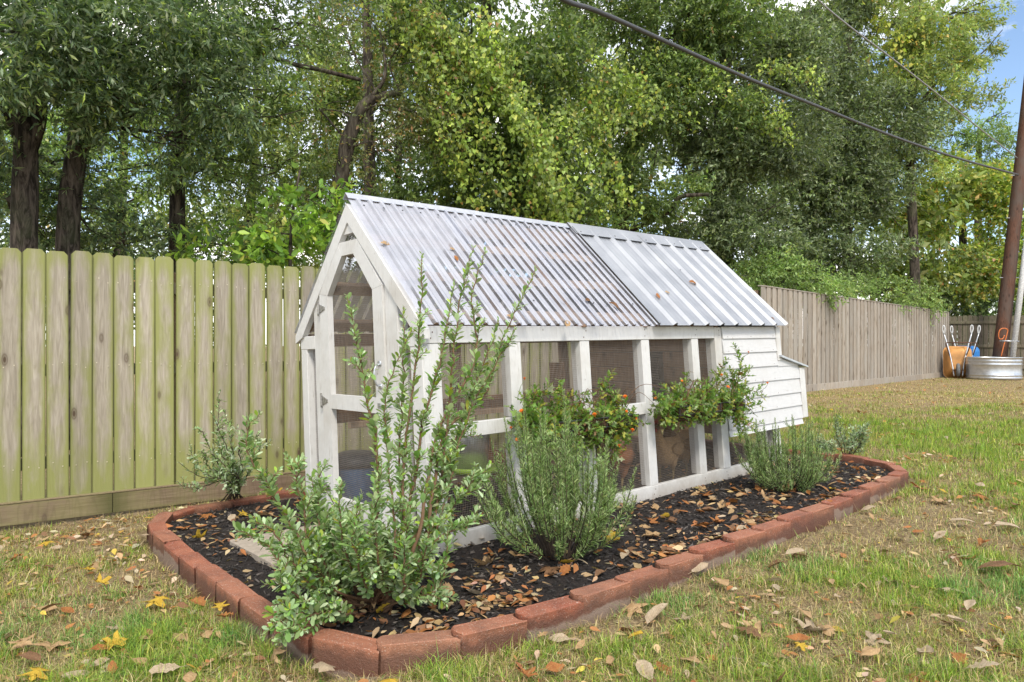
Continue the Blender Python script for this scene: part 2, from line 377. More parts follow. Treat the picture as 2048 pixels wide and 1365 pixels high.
# ------------------------------------------------------------------ the setting: ground and mulch bed
BED = [(-.94, -.99), (-.65, -1.12), (-.35, -1.16), (-.07, -1.18), (.22, -1.19), (.53, -1.18), (.86, -1.17), (1.17, -1.17), (1.46, -1.18), (2.07, -1.17), (2.65, -1.16), (3.16, -1.15),
       (3.50, -1.14), (3.80, -1.11), (4.03, -1.0), (4.18, -.82), (4.27, -.55), (4.29, -.2), (4.29, 1.7), (4.2, 1.95), (4.0, 2.12), (-.55, 2.12), (-.80, 2.04), (-.97, 1.80), (-1.05, 1.51),
       (-1.08, 1.06), (-1.09, .73), (-1.10, .41), (-1.11, .13), (-1.11, -.17), (-1.10, -.46), (-1.08, -.72), (-1.03, -.88)]
def in_poly(x, y, poly):
    x = np.asarray(x, float); y = np.asarray(y, float); r = np.zeros(x.shape, bool); n = len(poly)
    for i in range(n):
        x0, y0 = poly[i]; x1, y1 = poly[(i + 1) % n]
        c = ((y0 > y) != (y1 > y)) & (x < (x1 - x0) * (y - y0) / (y1 - y0 + 1e-12) + x0); r ^= c
    return r
def greenness(X, Y):
    g = sstep(fnoise(X * 1.1 + 3, Y * 1.1 + 8) * .55 + fnoise(X * 4.1, Y * 4.1) * .45, .36, .68) * .78 + .05
    for (u, v, rx, ry, a) in ((330, 1250, .35, .3, .30), (1060, 1290, .3, .25, .28), (480, 1330, .3, .3, .2), (1980, 1180, .35, .4, .15), (1700, 1140, .4, .4, .1)):
        p = gpix(u, v); g = g + a * np.exp(-(((X - p.x) / rx) ** 2 + ((Y - p.y) / ry) ** 2))
    cu, cv = w2c(X, Y)
    g = g + .7 * np.exp(-(((X - 5.2) / 2.6) ** 2 + ((Y - 7.6) / 1.7) ** 2))      # lush strip on the right
    g = g - .34 * sstep(Y, 9.5, 12) - .12 * np.exp(-((cv + 1.35) / .14) ** 2) - .15 * np.exp(-((cu + 1.3) / .12) ** 2) * (cv < 2.3)
    g = g - .22 * sstep(cv, 2.25, 2.5) * (cu < 5) 
    return np.clip(g, 0, 1)
def sheet(name, xs, ys, zf, mat, colf=None, keep=None):
    X, Y = np.meshgrid(xs, ys); nx, ny = len(xs), len(ys); V = np.stack([X.ravel(), Y.ravel(), zf(X, Y).ravel()], 1)
    i = np.arange(nx * ny).reshape(ny, nx); F = np.stack([i[:-1, :-1].ravel(), i[:-1, 1:].ravel(), i[1:, 1:].ravel(), i[1:, :-1].ravel()], 1)
    return fastmesh(name, V, F, mat, colf(X, Y).reshape(-1, 3) if colf else None, True)
def soilcol(X, Y):
    g = greenness(X, Y)[..., None]; d = np.array((.25, .18, .10)); s = np.array((.21, .20, .065)); k = np.array((.46, .35, .23))
    c = d * (1 - g) + s * g; w = (sstep(fnoise(X * 1.7 + 20, Y * 1.7), .58, .75) * (1 - g[..., 0]))[..., None]
    f_ = (sstep(Y, 9, 12.5) * .75)[..., None]; c = c * (1 - w) + k * w
    return c * (1 - f_) + np.array((.44, .32, .165)) * f_
def gz(X, Y):
    u, v = w2c(X, Y); inside = in_poly(u, v, BED)
    return G(X, Y) - .022 + .012 * (fnoise(X * 2.2, Y * 2.2) - .5) - .05 * inside
xs = np.unique(np.concatenate([np.linspace(-600, -12, 14), np.arange(-12, -4, .4), np.arange(-4, 6, .08), np.arange(6, 18, .25), np.linspace(18, 700, 18)]))
ys = np.unique(np.concatenate([np.linspace(-30, -2, 6), np.arange(-2, 1.8, .3), np.arange(1.8, 8, .08), np.arange(8, 26, .25), np.linspace(26, 1500, 20)]))
tag(link('ground', sheet('ground', xs, ys, gz, M['soil'], soilcol)), kind='structure')
# mulch bed
def heap(x, y):       # the mulch is heaped away from the coop walls
    x = np.asarray(x, float); y = np.asarray(y, float); dx = np.maximum(np.maximum(-x, x - 3.95), 0); dy = np.maximum(np.maximum(-y, y - 1.55), 0)
    return .040 * sstep(np.hypot(dx, dy), .10, .75)
xs = np.arange(-1.15, 4.35, .035); ys = np.arange(-1.25, 2.2, .035); X, Y = np.meshgrid(xs, ys)
WX, WY = c2w(X, Y); Z = G(WX, WY) - .006 + heap(X, Y) + .035 * (fnoise(X * 4, Y * 4) - .5) + .02 * (fnoise(X * 14, Y * 14) - .5)
# keep the mulch low next to the coop walls
i = np.arange(X.size).reshape(X.shape); F = np.stack([i[:-1, :-1].ravel(), i[:-1, 1:].ravel(), i[1:, 1:].ravel(), i[1:, :-1].ravel()], 1)
IN = in_poly(X, Y, [(x * .985 + .02, y * .97 + .01) for x, y in BED]).ravel(); F = F[IN[F].all(1)]
V = np.stack([WX.ravel(), WY.ravel(), Z.ravel()], 1); us = np.unique(F); re = np.zeros(len(V), int); re[us] = np.arange(len(us))
tag(link('mulch_bed', fastmesh('mulch_bed', V[us], re[F], M['mulch'], None, True)), kind='structure')
def bedz(x, y): X_, Y_ = c2w(x, y); return G(X_, Y_) - .006 + heap(x, y) + .035 * (fnoise(np.asarray(x) * 4., np.asarray(y) * 4.) - .5) + .02 * (fnoise(np.asarray(x) * 14., np.asarray(y) * 14.) - .5)
# mulch chips: uncountable
n = 11500; x = rng.uniform(-1.1, 4.3, n * 2); y = rng.uniform(-1.2, 2.1, n * 2)
ok = in_poly(x, y, [(a * .96 + .05, b * .93 + .03) for a, b in BED]) & ~((x > .05) & (x < 3.9) & (y > .05) & (y < 1.5) & (rng.random(n * 2) < .65)); x = x[ok][:n]; y = y[ok][:n]; n = len(x)
WX, WY = c2w(x, y); Z = bedz(x, y) + rng.uniform(.0, .014, n); L = rng.uniform(.012, .045, n); Wd = rng.uniform(.003, .009, n)
a = rng.uniform(0, 2 * math.pi, n); tl = rng.normal(0, .28, n); d = np.stack([np.cos(a) * np.cos(tl), np.sin(a) * np.cos(tl), np.sin(tl)], 1)
s = np.stack([-np.sin(a), np.cos(a), rng.normal(0, .3, n)], 1); nn = np.cross(d, s); C0 = np.stack([WX, WY, Z], 1)
A = C0 - d * L[:, None] / 2; B = C0 + d * L[:, None] / 2; W_ = s * Wd[:, None] / 2; H_ = nn * (Wd * .35)[:, None]
V = np.stack([A - W_ - H_, A + W_ - H_, B + W_ * .7 - H_, B - W_ * .7 - H_, A - W_ * .8 + H_, A + W_ * .8 + H_, B + W_ * .5 + H_, B - W_ * .5 + H_], 1).reshape(-1, 3)
q = np.array([(4, 5, 6, 7), (0, 1, 5, 4), (1, 2, 6, 5), (2, 3, 7, 6), (3, 0, 4, 7)]); F = (np.arange(n)[:, None, None] * 8 + q[None]).reshape(-1, 4)
k = rng.random(n); br = np.where(k < .78, rng.uniform(.006, .035, n), rng.uniform(.05, .13, n)); col = np.repeat(br[:, None] * np.array((1.08, .92, .80)), 8, 0)
tag(link('mulch_chips', fastmesh('mulch_chips', V, F, M['chip'], col)), 'shredded black bark mulch covering the bed around the coop', 'mulch', kind='stuff')

# ------------------------------------------------------------------ brick edging: every block a part
def block_mesh(Ln, seed=0, Wd=.095, H=.15):
    rj = random.Random(seed)
    out = []; r = Wd / 2
    for k in range(7):                       # convex end at +x
        a = -math.pi / 2 + math.pi * k / 6; out.append((Ln / 2 - r * .55 + math.cos(a) * r * .55, math.sin(a) * r))
    for k in range(7):                       # concave end at -x
        a = math.pi / 2 - math.pi * k / 6; out.append((-Ln / 2 - r * .5 + math.cos(a) * r * .55 + r * .02, math.sin(a) * r))
    n = len(out); V = []; 
    cx = sum(p[0] for p in out) / n
    for z, sc in ((-H * .45, 1.), (H * .5, 1.), (H * .535, .985), (H * .55, .94)):
        for x_, y_ in out: V.append((cx + (x_ - cx) * (1 - (1 - sc) * .35) + rj.gauss(0, .0013), y_ * sc + rj.gauss(0, .0013), z + rj.gauss(0, .0009) - (rj.random() < .09) * (z > .05) * rj.uniform(.003, .010)))
    F = [(j * n + i, j * n + (i + 1) % n, (j + 1) * n + (i + 1) % n, (j + 1) * n + i) for j in range(3) for i in range(n)] + [tuple(range(3 * n, 4 * n))]
    return pymesh('edging_block', V, F, M['brick'])
edge = empty('brick_border', (CO[0], CO[1], 0))
tag(edge, 'low border of red cast edging bricks around the mulch bed', 'brick border')
pts = [Vector((*c2w(a * 1.0, b), 0)) for a, b in BED]
cen = Vector((*c2w(1.6, .5), 0)); seg = []
ln = [(pts[(i + 1) % len(pts)] - pts[i]).length for i in range(len(pts))]; tot = sum(ln); cum = np.cumsum([0] + ln)
def along(s_):
    s_ %= tot; i = int(np.searchsorted(cum, s_, 'right')) - 1; i = min(i, len(pts) - 1); t_ = (s_ - cum[i]) / ln[i]; return pts[i].lerp(pts[(i + 1) % len(pts)], t_)
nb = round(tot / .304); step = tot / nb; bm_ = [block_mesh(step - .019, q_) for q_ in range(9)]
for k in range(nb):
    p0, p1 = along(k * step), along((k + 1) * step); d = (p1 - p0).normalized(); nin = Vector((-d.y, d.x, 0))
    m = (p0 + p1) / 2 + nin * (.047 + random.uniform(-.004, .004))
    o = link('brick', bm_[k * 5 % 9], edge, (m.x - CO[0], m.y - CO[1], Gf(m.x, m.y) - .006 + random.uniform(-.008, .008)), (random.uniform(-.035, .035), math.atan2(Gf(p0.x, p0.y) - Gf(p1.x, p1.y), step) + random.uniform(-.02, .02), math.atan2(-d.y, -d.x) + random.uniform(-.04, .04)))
# ------------------------------------------------------------------ fences
def dog_ear(w, h, th, ear=.03):
    pl = [(-w / 2, 0), (w / 2, 0), (w / 2, h - ear), (w / 2 - ear * .9, h), (-w / 2 + ear * .9, h), (-w / 2, h - ear)]
    V, F = prism(pl, -th / 2, th / 2, 'y'); return V, [f[::-1] for f in F]
def nails(b, x, y, z, r=.0042):
    n0 = 6; b.add([(x + r * math.cos(a * math.pi / 3), y - .0015, z + r * math.sin(a * math.pi / 3)) for a in range(6)] + [(x, y - .003, z)], [((i + 1) % 6, i, 6) for i in range(6)])
# left fence
A0 = Vector((-3.66 - 1.9 * .8, 5.03 - 1.435 * .8, 0)); fd = Vector((1.76, 1.31, 0)).normalized(); ang = math.atan2(fd.y, fd.x)
lf = empty('wooden_fence', (A0.x, A0.y, 0), (0, 0, ang)); tag(lf, 'tall dog-eared wooden privacy fence streaked with green algae behind the coop', 'fence')
bms = [pymesh('board', *dog_ear(w_, 1.83, .017, e), M['fence']) for w_, e in ((.1385, .026), (.140, .03), (.1375, .028))]
s_ = 0.; nb_ = MB(); LEN = 10.4; zb = .03
while s_ < LEN:
    me = bms[random.randrange(3)]; g_ = random.choice((.004, .005, .006, .009)); dz = random.uniform(-.008, .01)
    o = link('board', me, lf, (s_ + .07, random.uniform(-.003, .003), zb + dz), (random.uniform(-.005, .005), random.uniform(-.004, .004), random.uniform(-.035, .035)))
    for zz in (.25, .98, 1.62):
        for xx in (.035, .105): nails(nb_, s_ + xx + random.uniform(-.01, .01), -.012, zb + zz + random.uniform(-.02, .02))
    s_ += .1395 + g_
tag(link('nail_heads', nb_.mesh('nail_heads', M['nail']), lf), kind='stuff')
x_ = 0
for k, Lk in enumerate((2.62, 2.44, 2.44, 2.44)):
    b = MB().box(0, min(Lk, LEN - x_) - .004, -.019, .019, 0, .15, .003); link('kickboard', b.mesh('kickboard', M['fence_trim']), lf, (x_, -.024, -.125))
    x_ += Lk
    if x_ > LEN: break
b = MB().box(0, LEN, -.02, .02, 0, .012, .002); link('trim_strip', b.mesh('trim_strip', M['fence_trim']), lf, (0, -.026, .028))
rm = MB().box(0, LEN, -.019, .019, 0, .088, .004).mesh('rail', M['fence3'])
for zz in (.25, .93, 1.57): link('rail', rm, lf, (0, .032, zz))
pm = MB().box(-.045, .045, -.045, .045, 0, 1.9, .005).mesh('post', M['raw'])
for k in range(5): link('post', pm, lf, (.6 + k * 2.44, .10, -.15))
# right fence, board on board
R0 = Vector((4.41, 12.56, 0)); R1 = Vector((13.30, 21.6, 0)); rd = (R1 - R0).normalized(); RL = (R1 - R0).length
rf = empty('wooden_fence', (R0.x, R0.y, 0), (0, 0, math.atan2(rd.y, rd.x))); tag(rf, 'flat-topped board-on-board timber fence running to the back corner', 'fence')
def flat_board(w, h, th): return MB().box(-w / 2, w / 2, -th / 2, th / 2, 0, h, .003)
fm = [flat_board(w_, 1.84, .018).mesh('board', M['fence2']) for w_ in (.14, .138, .10, .12)]
s_ = 0.; k = 0
while s_ < RL:
    front = k % 2 == 0; me = fm[random.randrange(2)] if front else fm[2 + random.randrange(2)]
    link('board', me, rf, (s_ + .07, (-.012 if front else .008), .375 + random.uniform(-.004, .004) - .003 * s_), (0, random.uniform(-.004, .004), random.uniform(-.01, .01)))
    s_ += .118 if front else .112
    k += 1
x_ = 0
while x_ < RL:
    Lk = min(2.44, RL - x_); link('kickboard', MB().box(0, Lk - .005, -.019, .019, 0, .16, .003).mesh('kickboard', M['fence2']), rf, (x_, -.03, .225 - .002 * x_)); x_ += 2.44
rm = MB().box(0, RL, -.019, .019, 0, .088, .004).mesh('rail', M['raw'])
for zz in (.55, 1.2, 1.95): link('rail', rm, rf, (0, .045, zz))
link('cap_rail', MB().box(0, RL, -.03, .05, 0, .02, .003).mesh('cap_rail', M['fence2']), rf, (0, 0, 2.213), (0, .003, 0))
pm = MB().box(-.045, .045, -.045, .045, 0, 2.0, .005).mesh('post', M['raw'])
for k in range(6): link('post', pm, rf, (.1 + k * 2.44, .12, .15))
# dark fence across the back corner
B0 = Vector((13.2, 22.0, 0)); bd = Vector((.97, -.22, 0)).normalized(); bf = empty('wooden_fence', (B0.x, B0.y, 0), (0, 0, math.atan2(bd.y, bd.x)))
tag(bf, 'dark weathered dog-eared fence with rails showing behind the utility pole', 'fence')
dm = [pymesh('board', *dog_ear(.138, 1.86, .017, .03), M['fence3'])]
s_ = 0.
while s_ < 5.6:
    link('board', dm[0], bf, (s_ + .07, random.uniform(-.006, .006), .22 + random.uniform(-.02, .02)), (0, random.uniform(-.006, .006), random.uniform(-.03, .03))); s_ += .1395 + random.choice((.002, .004, .008))
rm = MB().box(0, 5.6, -.019, .019, 0, .09, .004).mesh('rail', M['fence3'])
for zz in (.45, 1.10, 1.83): link('rail', rm, bf, (0, -.034, zz))
# ------------------------------------------------------------------ chicken coop
KX, KY = .0251, .0736          # the coop has racked a little out of plumb
def K_(V): return [(x + KX * z, y + KY * z, z) for x, y, z in V]
coop = empty('chicken_coop', (CO[0], CO[1], 0), None)
def Rm(a, b, c): return Matrix.Rotation(c, 3, 'Z') @ Matrix.Rotation(b, 3, 'Y') @ Matrix.Rotation(a, 3, 'X')
CR = Rm(-.0152, -.0170, .7250); coop.rotation_euler = CR.to_euler()
tag(coop, 'white chicken coop with clear and metal gable roof and wire mesh run', 'chicken coop')
def c3w(x, y, z): return CR @ Vector(K_([(x, y, z)])[0]) + Vector((CO[0], CO[1], 0))
def cp(name, VF, mat, parent=None, smooth=False, label=None):
    V, F = VF; o = link(name, pymesh(name, K_(V), F, mat, smooth), parent or coop)
    if label: o['label'] = label
    return o
def cb(name, x0, x1, y0, y1, z0, z1, mat='white', parent=None, b=.003): return cp(name, cbox(x0, x1, y0, y1, z0, z1, b), M[mat], parent)
W = 1.5478; HE = 1.265; HR = 2.1325; XR = 3.05; XS = 4.02; XN = 4.44; XF = 4.044
# run: long side facing the camera
cb('bottom_rail', .004, 3.42, 0, .04, -.03, .085); cb('top_beam', -.002, 2.945, -.003, .04, 1.168, 1.268)
for x0, x1 in ((.002, .128), (.655, .75), (1.30, 1.395), (1.97, 2.065), (2.618, 2.711)):
    full = x0 > 1.9 and x0 < 2.0
    if full: cb('post', x0, x1, .002, .09, .0845, 1.1675)
    else:
        cb('post', x0, x1, .002, .09, .7005, 1.1675); cb('post', x0, x1, .002, .09, .0845, .6145)
cb('corner_post', 2.947, 3.05, -.004, .09, .086, 1.262)
cb('mid_rail', .13, 1.969, 0, .04, .615, .70); cb('mid_rail', 2.066, 2.946, 0, .04, .615, .70)
# far long side, raw timber
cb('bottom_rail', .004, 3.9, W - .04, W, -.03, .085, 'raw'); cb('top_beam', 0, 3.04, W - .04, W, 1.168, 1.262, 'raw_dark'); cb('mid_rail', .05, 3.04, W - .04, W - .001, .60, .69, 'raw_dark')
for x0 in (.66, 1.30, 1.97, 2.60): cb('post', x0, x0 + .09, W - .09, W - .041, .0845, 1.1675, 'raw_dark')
# near gable end
cb('bottom_rail', -.001, .04, .0, W, -.03, .10)
cb('corner_post', -.0005, .09, .004, .123, .1005, 1.15); cb('corner_post', -.0005, .09, W - .092, W - .003, .1005, 1.15)
cb('end_rail', -.002, .04, .002, .239, 1.151, 1.245); cb('end_rail', -.002, .04, 1.323, W + .0, 1.151, 1.245)
cb('door_stud', -.003, .07, .239, .372, .1005, 1.545); cb('door_stud', -.003, .07, 1.206, 1.322, .1005, 1.545)
sl = (HR - .035 - (HE - .015)) / (W / 2 + .05); nrm = math.sqrt(1 + sl * sl)
def rz(y): return HE - .015 + (y + .05) * sl           # top edge of the right-hand rafter
for s in (0, 1):
    def q(y): return y if s == 0 else W - y
    wv = .086 * nrm
    poly = [(q(-.05), rz(-.05) - .0), (q(W / 2 - .001), rz(W / 2)), (q(W / 2 - .001), rz(W / 2) - wv), (q(.055), rz(.055) - wv), (q(-.05), rz(-.05) - .055)]
    cp('rafter', prism(poly, -.018, .022), M['white'])
    for xx in (.66, 1.32, 2.0, 2.95): cp('rafter', prism([(q(-.02), rz(-.02) - .016), (q(W / 2 - .02), rz(W / 2 - .02) - .016), (q(W / 2 - .02), rz(W / 2 - .02) - .12), (q(.06), rz(.06) - .12)], xx, xx + .04), M['raw_dark'])
cp('collar_board', prism([(.66, 1.90), (.88, 1.90), (.80, 1.975), (.74, 1.975)], -.006, .03), M['white'])
# roof purlins and ridge board, bare lumber
cb('ridge_board', .03, XF - .04, W / 2 - .02, W / 2 + .02, HR - .17, HR - .05, 'raw')
for s in (0, 1):
    for f_ in (.10, .42, .73):
        y_ = -.03 + f_ * (W / 2); z_ = rz(y_) - .012; d = Vector((0, 1, sl)).normalized(); nn = Vector((0, -sl, 1)).normalized()
        V = []
        for xx in (.03, 2.06 if f_ > .05 else 2.06):
            for a_, c_ in ((-.045, 0), (.045, 0), (.045, -.038), (-.045, -.038)):
                p = Vector((0, y_, z_)) + d * a_ + nn * c_; V.append((xx, p.y if s == 0 else W - p.y, p.z))
        cp('purlin', (V, [(0, 1, 2, 3), (4, 7, 6, 5), (0, 4, 5, 1), (1, 5, 6, 2), (2, 6, 7, 3), (3, 7, 4, 0)]), M['raw'])
# door
door = cp('door', prism([(.494, .75), (1.084, .75), (1.084, .845), (.494, .845)], -.016, .024), M['white']); C_ = .789
def mir(pl): return [(2 * C_ - y, z) for y, z in pl]
st = [(.377, .055), (.493, .055), (.493, 1.510), (.377, 1.53)]
for pl in (st, mir(st)): cp('stile', prism(pl, -.017, .024), M['white'], door)
sn = [(.378, 1.5315), (.494, 1.5115), (.712, 1.7605), (.658, 1.8505)]
for pl in (sn, mir(sn)): cp('slanted_rail', prism(pl, -.017, .024), M['white'], door)
cp('top_rail', prism([(.6585, 1.851), (.7125, 1.761), (.8655, 1.761), (.9195, 1.851)], -.016, .024), M['white'], door)
cp('bottom_rail', prism([(.494, .055), (1.084, .055), (1.084, .165), (.494, .165)], -.016, .024), M['white'], door)
for zz in (1.43, .80, .215):
    b = MB().box(-.026, -.0175, 1.207, 1.222, zz - .05, zz + .05, .001); b.add(*prism([(1.204, zz - .032), (1.125, zz - .008), (1.125, zz + .008), (1.204, zz + .032)], -.024, -.018)); b.tube([(-.027, 1.2045, zz - .035), (-.027, 1.2045, zz + .035)], .006, 6)
    cp('hinge', (b.V, b.F), M['hardware'], door)
hp = catmull([(-.018, .435, 1.05), (-.045, .435, 1.04), (-.058, .435, .99), (-.045, .435, .93), (-.018, .435, .92)], 5)
b = MB().tube(hp, .0065, 8); b.box(-.022, -.0175, .415, .455, 1.04, 1.07, .002); b.box(-.022, -.0175, .415, .455, .90, .93, .002); cp('handle', (b.V, b.F), M['galv'], door, True)
b = MB().tube([(-.022, .46, .80), (-.028, .30, .797)], .005, 6).box(-.024, -.0175, .43, .47, .785, .815, .002); cp('latch', (b.V, b.F), M['galv'], door)
# hardware cloth, real wires
def wires(a0, a1, b0, b1, fixed, plane, poly=None, sp=.0127, r=.0006):
    """grid of square wires in plane 'xz' (fixed y) or 'yz' (fixed x)"""
    V = []; F = []
    def bar(p, q, off):
        n0 = len(V); p = np.array(p); q = np.array(q); d = q - p
        if abs(d[1]) > abs(d[0]): e1 = np.array((r, 0))
        else: e1 = np.array((0, r))
        for c in (p, q):
            for s1, s2 in ((-1, -1), (1, -1), (1, 1), (-1, 1)):
                w = c + e1 * s1; f = fixed + off + s2 * r
                V.append((w[0], f, w[1]) if plane == 'xz' else (f, w[0], w[1]))
        F.extend([(n0, n0 + 1, n0 + 5, n0 + 4), (n0 + 1, n0 + 2, n0 + 6, n0 + 5), (n0 + 2, n0 + 3, n0 + 7, n0 + 6), (n0 + 3, n0, n0 + 4, n0 + 7)])
    def clip(c, ax):
        if poly is None: return (b0, b1) if ax == 0 else (a0, a1)
        xs_ = []
        for i in range(len(poly)):
            p, q = poly[i], poly[(i + 1) % len(poly)]
            if (p[ax] - c) * (q[ax] - c) < 0: t_ = (c - p[ax]) / (q[ax] - p[ax]); xs_.append(p[1 - ax] + t_ * (q[1 - ax] - p[1 - ax]))
        return (min(xs_), max(xs_)) if len(xs_) >= 2 else None
    for c in np.arange(a0 + sp / 2, a1, sp):
        k = clip(c, 0)
        if k: bar((c, k[0]), (c, k[1]), 0)
    for c in np.arange(b0 + sp / 2, b1, sp):
        k = clip(c, 1)
        if k: bar((k[0], c), (k[1], c), .0017)
    return V, F
def wire_part(*a, parent=None, **k): return cp('wire_mesh', wires(*a, **k), M['wire'], parent)
XP = (.128, .655, .75, 1.30, 1.395, 1.97, 2.065, 2.618, 2.711, 2.947)
for i in range(0, 10, 2):
    wire_part(XP[i], XP[i + 1], .70, 1.168, .045, 'xz'); wire_part(XP[i], XP[i + 1], .085, .615, .045, 'xz')
wire_part(.09, 3.04, .085, 1.168, W - .095, 'xz', sp=.0254, r=.0007)
wire_part(3.05, 3.9, .085, .33, .045, 'xz')
wire_part(.123, .239, .10, 1.15, .05, 'yz'); wire_part(1.322, 1.456, .10, 1.15, .05, 'yz')
wire_part(.493, 1.085, .165, .75, .028, 'yz', parent=door)
wire_part(.493, 1.085, .845, 1.76, .028, 'yz', poly=[(.493, .845), (1.085, .845), (1.085, 1.51), (.866, 1.76), (.712, 1.76), (.493, 1.51)], parent=door)
for s in (0, 1):
    pl = [(.06, 1.245), (.239, 1.245), (.239, 1.40)]; pl = pl if s == 0 else [(W - y, z) for y, z in pl]
    ys_ = [p[0] for p in pl]; wire_part(min(ys_), max(ys_), 1.246, 1.40, .035, 'yz', poly=pl)
wire_part(.66, .90, 1.85, 1.90, .03, 'yz')
b = MB()
for x0 in (.06, .70, 1.345, 2.015, 2.665, 3.0):
    for zz in (.03, .055, .645, .67, 1.20, 1.24): nails(b, x0 + random.uniform(-.025, .025), -.004, zz + random.uniform(-.008, .008), .0045)
for i in range(7):
    for xx in (3.10, 3.5, 3.88): nails(b, xx + random.uniform(-.03, .03), -.021, (.40, .53, .655, .79, .925, 1.055, 1.18)[i], .004)
tag(cp('nail_heads', (b.V, b.F), M['rust']), kind='stuff')
# ------------------------------------------------------------------ roof sheets
rs = (HR - HE) / (W / 2 + .07); rn = Vector((0, -rs, 1)).normalized()
def roof_sheet(name, x0, x1, prof, mat, side, lift=0., th=.0015, y0=-.07, y1=None, parent=None):
    """prof: list of (x, height) over one panel; a folded sheet with thickness"""
    y1 = W / 2 - .012 if y1 is None else y1
    V = []; n = len(prof); NS = 5
    for layer in (0, -th):
        for j in range(NS):
            yy = y0 + (y1 - y0) * j / (NS - 1); z = HE + (yy + .07) * rs
            for x, h in prof:
                p = Vector((x, yy, z)) + rn * (h + lift + layer); V.append((p.x, p.y if side == 0 else W - p.y, p.z))
    F = []; m = n * NS
    for j in range(NS - 1):
        for i in range(n - 1):
            a = j * n + i; F.append((a, a + 1, a + n + 1, a + n)); F.append((m + a, m + a + n, m + a + n + 1, m + a + 1))
    for i in range(n - 1):
        F.append((i, m + i, m + i + 1, i + 1)); a = (NS - 1) * n + i; F.append((a, a + 1, m + a + 1, m + a))
    return cp(name, (V, F), mat, parent)
def corr(x0, x1, pitch, h):
    out = []; x = x0; c = ((0., 0.), (.25, 0.), (.5, 0.), (.60, .85), (.66, 1.), (.80, 1.), (.86, .85), (.96, 0.))
    while x < x1 - 1e-6:
        for f_, hh in c:
            if x + f_ * pitch < x1: out.append((x + f_ * pitch, hh * h))
        x += pitch
    out.append((x1, 0.)); return out
XC = 2.075; pit = .0865
for s in (0, 1):
    e = [-.0155, .70, 1.385, XC + .02]
    for k in range(3):
        n_ = round((e[k + 1] - e[k]) / pit); pp = (e[k + 1] - e[k]) / n_
        ov = pp * .75 if k < 2 else 0
        roof_sheet('clear_roof_panel', 0, 0, corr(e[k], e[k + 1] + ov, pp, .019), M['clear'], s, lift=.004 + .0035 * (2 - k))
    prof = []; nr = 9; pt = (XF - XC) / nr
    for k in range(nr):
        x0 = XC + k * pt
        for f_, hh in ((0, 1), (.075, 1), (.15, 0), (.38, 0), (.40, .06), (.43, .06), (.45, 0), (.66, 0), (.68, .06), (.71, .06), (.73, 0), (.90, 0)): prof.append((x0 + f_ * pt, hh * .026))
    prof.append((XF, .026)); h = len(prof) // 2
    cut = next(i for i, (x, _) in enumerate(prof) if x > XC + 4 * pt + .06 * pt)
    roof_sheet('metal_roof_panel', 0, 0, prof[:cut + 1], M['metal_roof'], s, lift=.012)
    roof_sheet('metal_roof_panel', 0, 0, [(XC + 3.99 * pt, .026)] + prof[cut - 1:], M['metal_roof'], s, lift=.0145)
# ridge caps
def cap(x0, x1, wd, lift):
    V = []
    for th in (0, -.0015):
        for xx in (x0, x1):
            for a_ in (-1, -.12, 0, .12, 1):
                y_ = W / 2 + a_ * wd; z = HR + lift - abs(a_) * wd * rs + (.004 if abs(a_) < .2 else 0); V.append((xx, y_, z + th * 1.4))
    F = [(i, i + 1, i + 6, i + 5) for i in range(4)] + [(10 + i, 10 + i + 5, 10 + i + 6, 10 + i + 1) for i in range(4)] + [(i, 10 + i, 11 + i, i + 1) for i in range(4)] + [(5 + i, 6 + i, 16 + i, 15 + i) for i in range(4)] + [(0, 5, 15, 10), (4, 14, 19, 9)]
    return V, F
cp('ridge_cap', cap(-.022, 1.10, .035, .034), M['galv']); cp('ridge_cap', cap(1.09, XC + .01, .034, .031), M['galv']); cp('ridge_cap', cap(XC - .015, XF + .02, .10, .045), M['metal_roof'])
b = MB()
def screw(x, y, side=0, h=.026):
    z = HE + (y + .07) * rs; p = Vector((x, y, z)) + rn * h; p.y = p.y if side == 0 else W - p.y
    n0 = len(b.V); r = .0075
    for k in range(6):
        a_ = k * math.pi / 3; b.V.append((p.x + r * math.cos(a_), p.y + r * math.sin(a_) * .7, p.z + r * math.sin(a_) * .7))
    b.V.append(tuple(p + rn * .007)); b.F.extend([(n0 + k, n0 + (k + 1) % 6, n0 + 6) for k in range(6)])
for k in range(nr + 1):
    x = XC + k * pt - .03
    for y in (.10, .70): screw(x + .06, y, 0, .022)
for k in range(0, nr, 2): screw(XC + k * pt + .01, W / 2 - .085, 0, .058)
for k in range(1, 28, 2):
    screw(-.0155 + k * .0735, .70, 0, .03)
    if k % 4 == 1 or k > 22: screw(-.0155 + k * .0735, .08, 0, .03)
screw(3.1, .42, 0, .035)
tag(cp('screw_heads', (b.V, b.F), M['screw']), kind='stuff')
# ------------------------------------------------------------------ hen house with lap siding and nest box
zs = [.335, .39, .513, .637, .772, .906, 1.038, 1.163, 1.262]
def lap(x0, x1, z0, z1, cut=None):
    poly = [(-.018, z0), (-.004, z0 + .0), (.004, z1), (-.002, z1 + .004), (-.006, z1 + .002)]; poly = [(-.020, z0), (-.008, z0), (-.001, z1 - .002), (-.007, z1 - .002)]
    V, F = prism(poly, x0, x1)
    return V, F
for i in range(8):
    x1 = 3.945 if zs[i] > .9 else 4.345
    if i == 0: cp('siding_board', lap(3.052, 4.345, zs[0], zs[1] + .002), M['siding']); continue
    cp('siding_board', lap(3.052, x1, zs[i], zs[i + 1] + .006), M['siding'])
cb('wall_sheathing', 3.053, 4.0, -.0005, .03, .34, 1.255, 'siding'); cb('wall_sheathing', 4.001, 4.42, -.0004, .03, .40, .865, 'siding')
cb('corner_trim', 3.946, 4.02, -.024, .05, .95, 1.262); cb('corner_trim', 4.346, 4.44, -.024, .05, .392, .868)
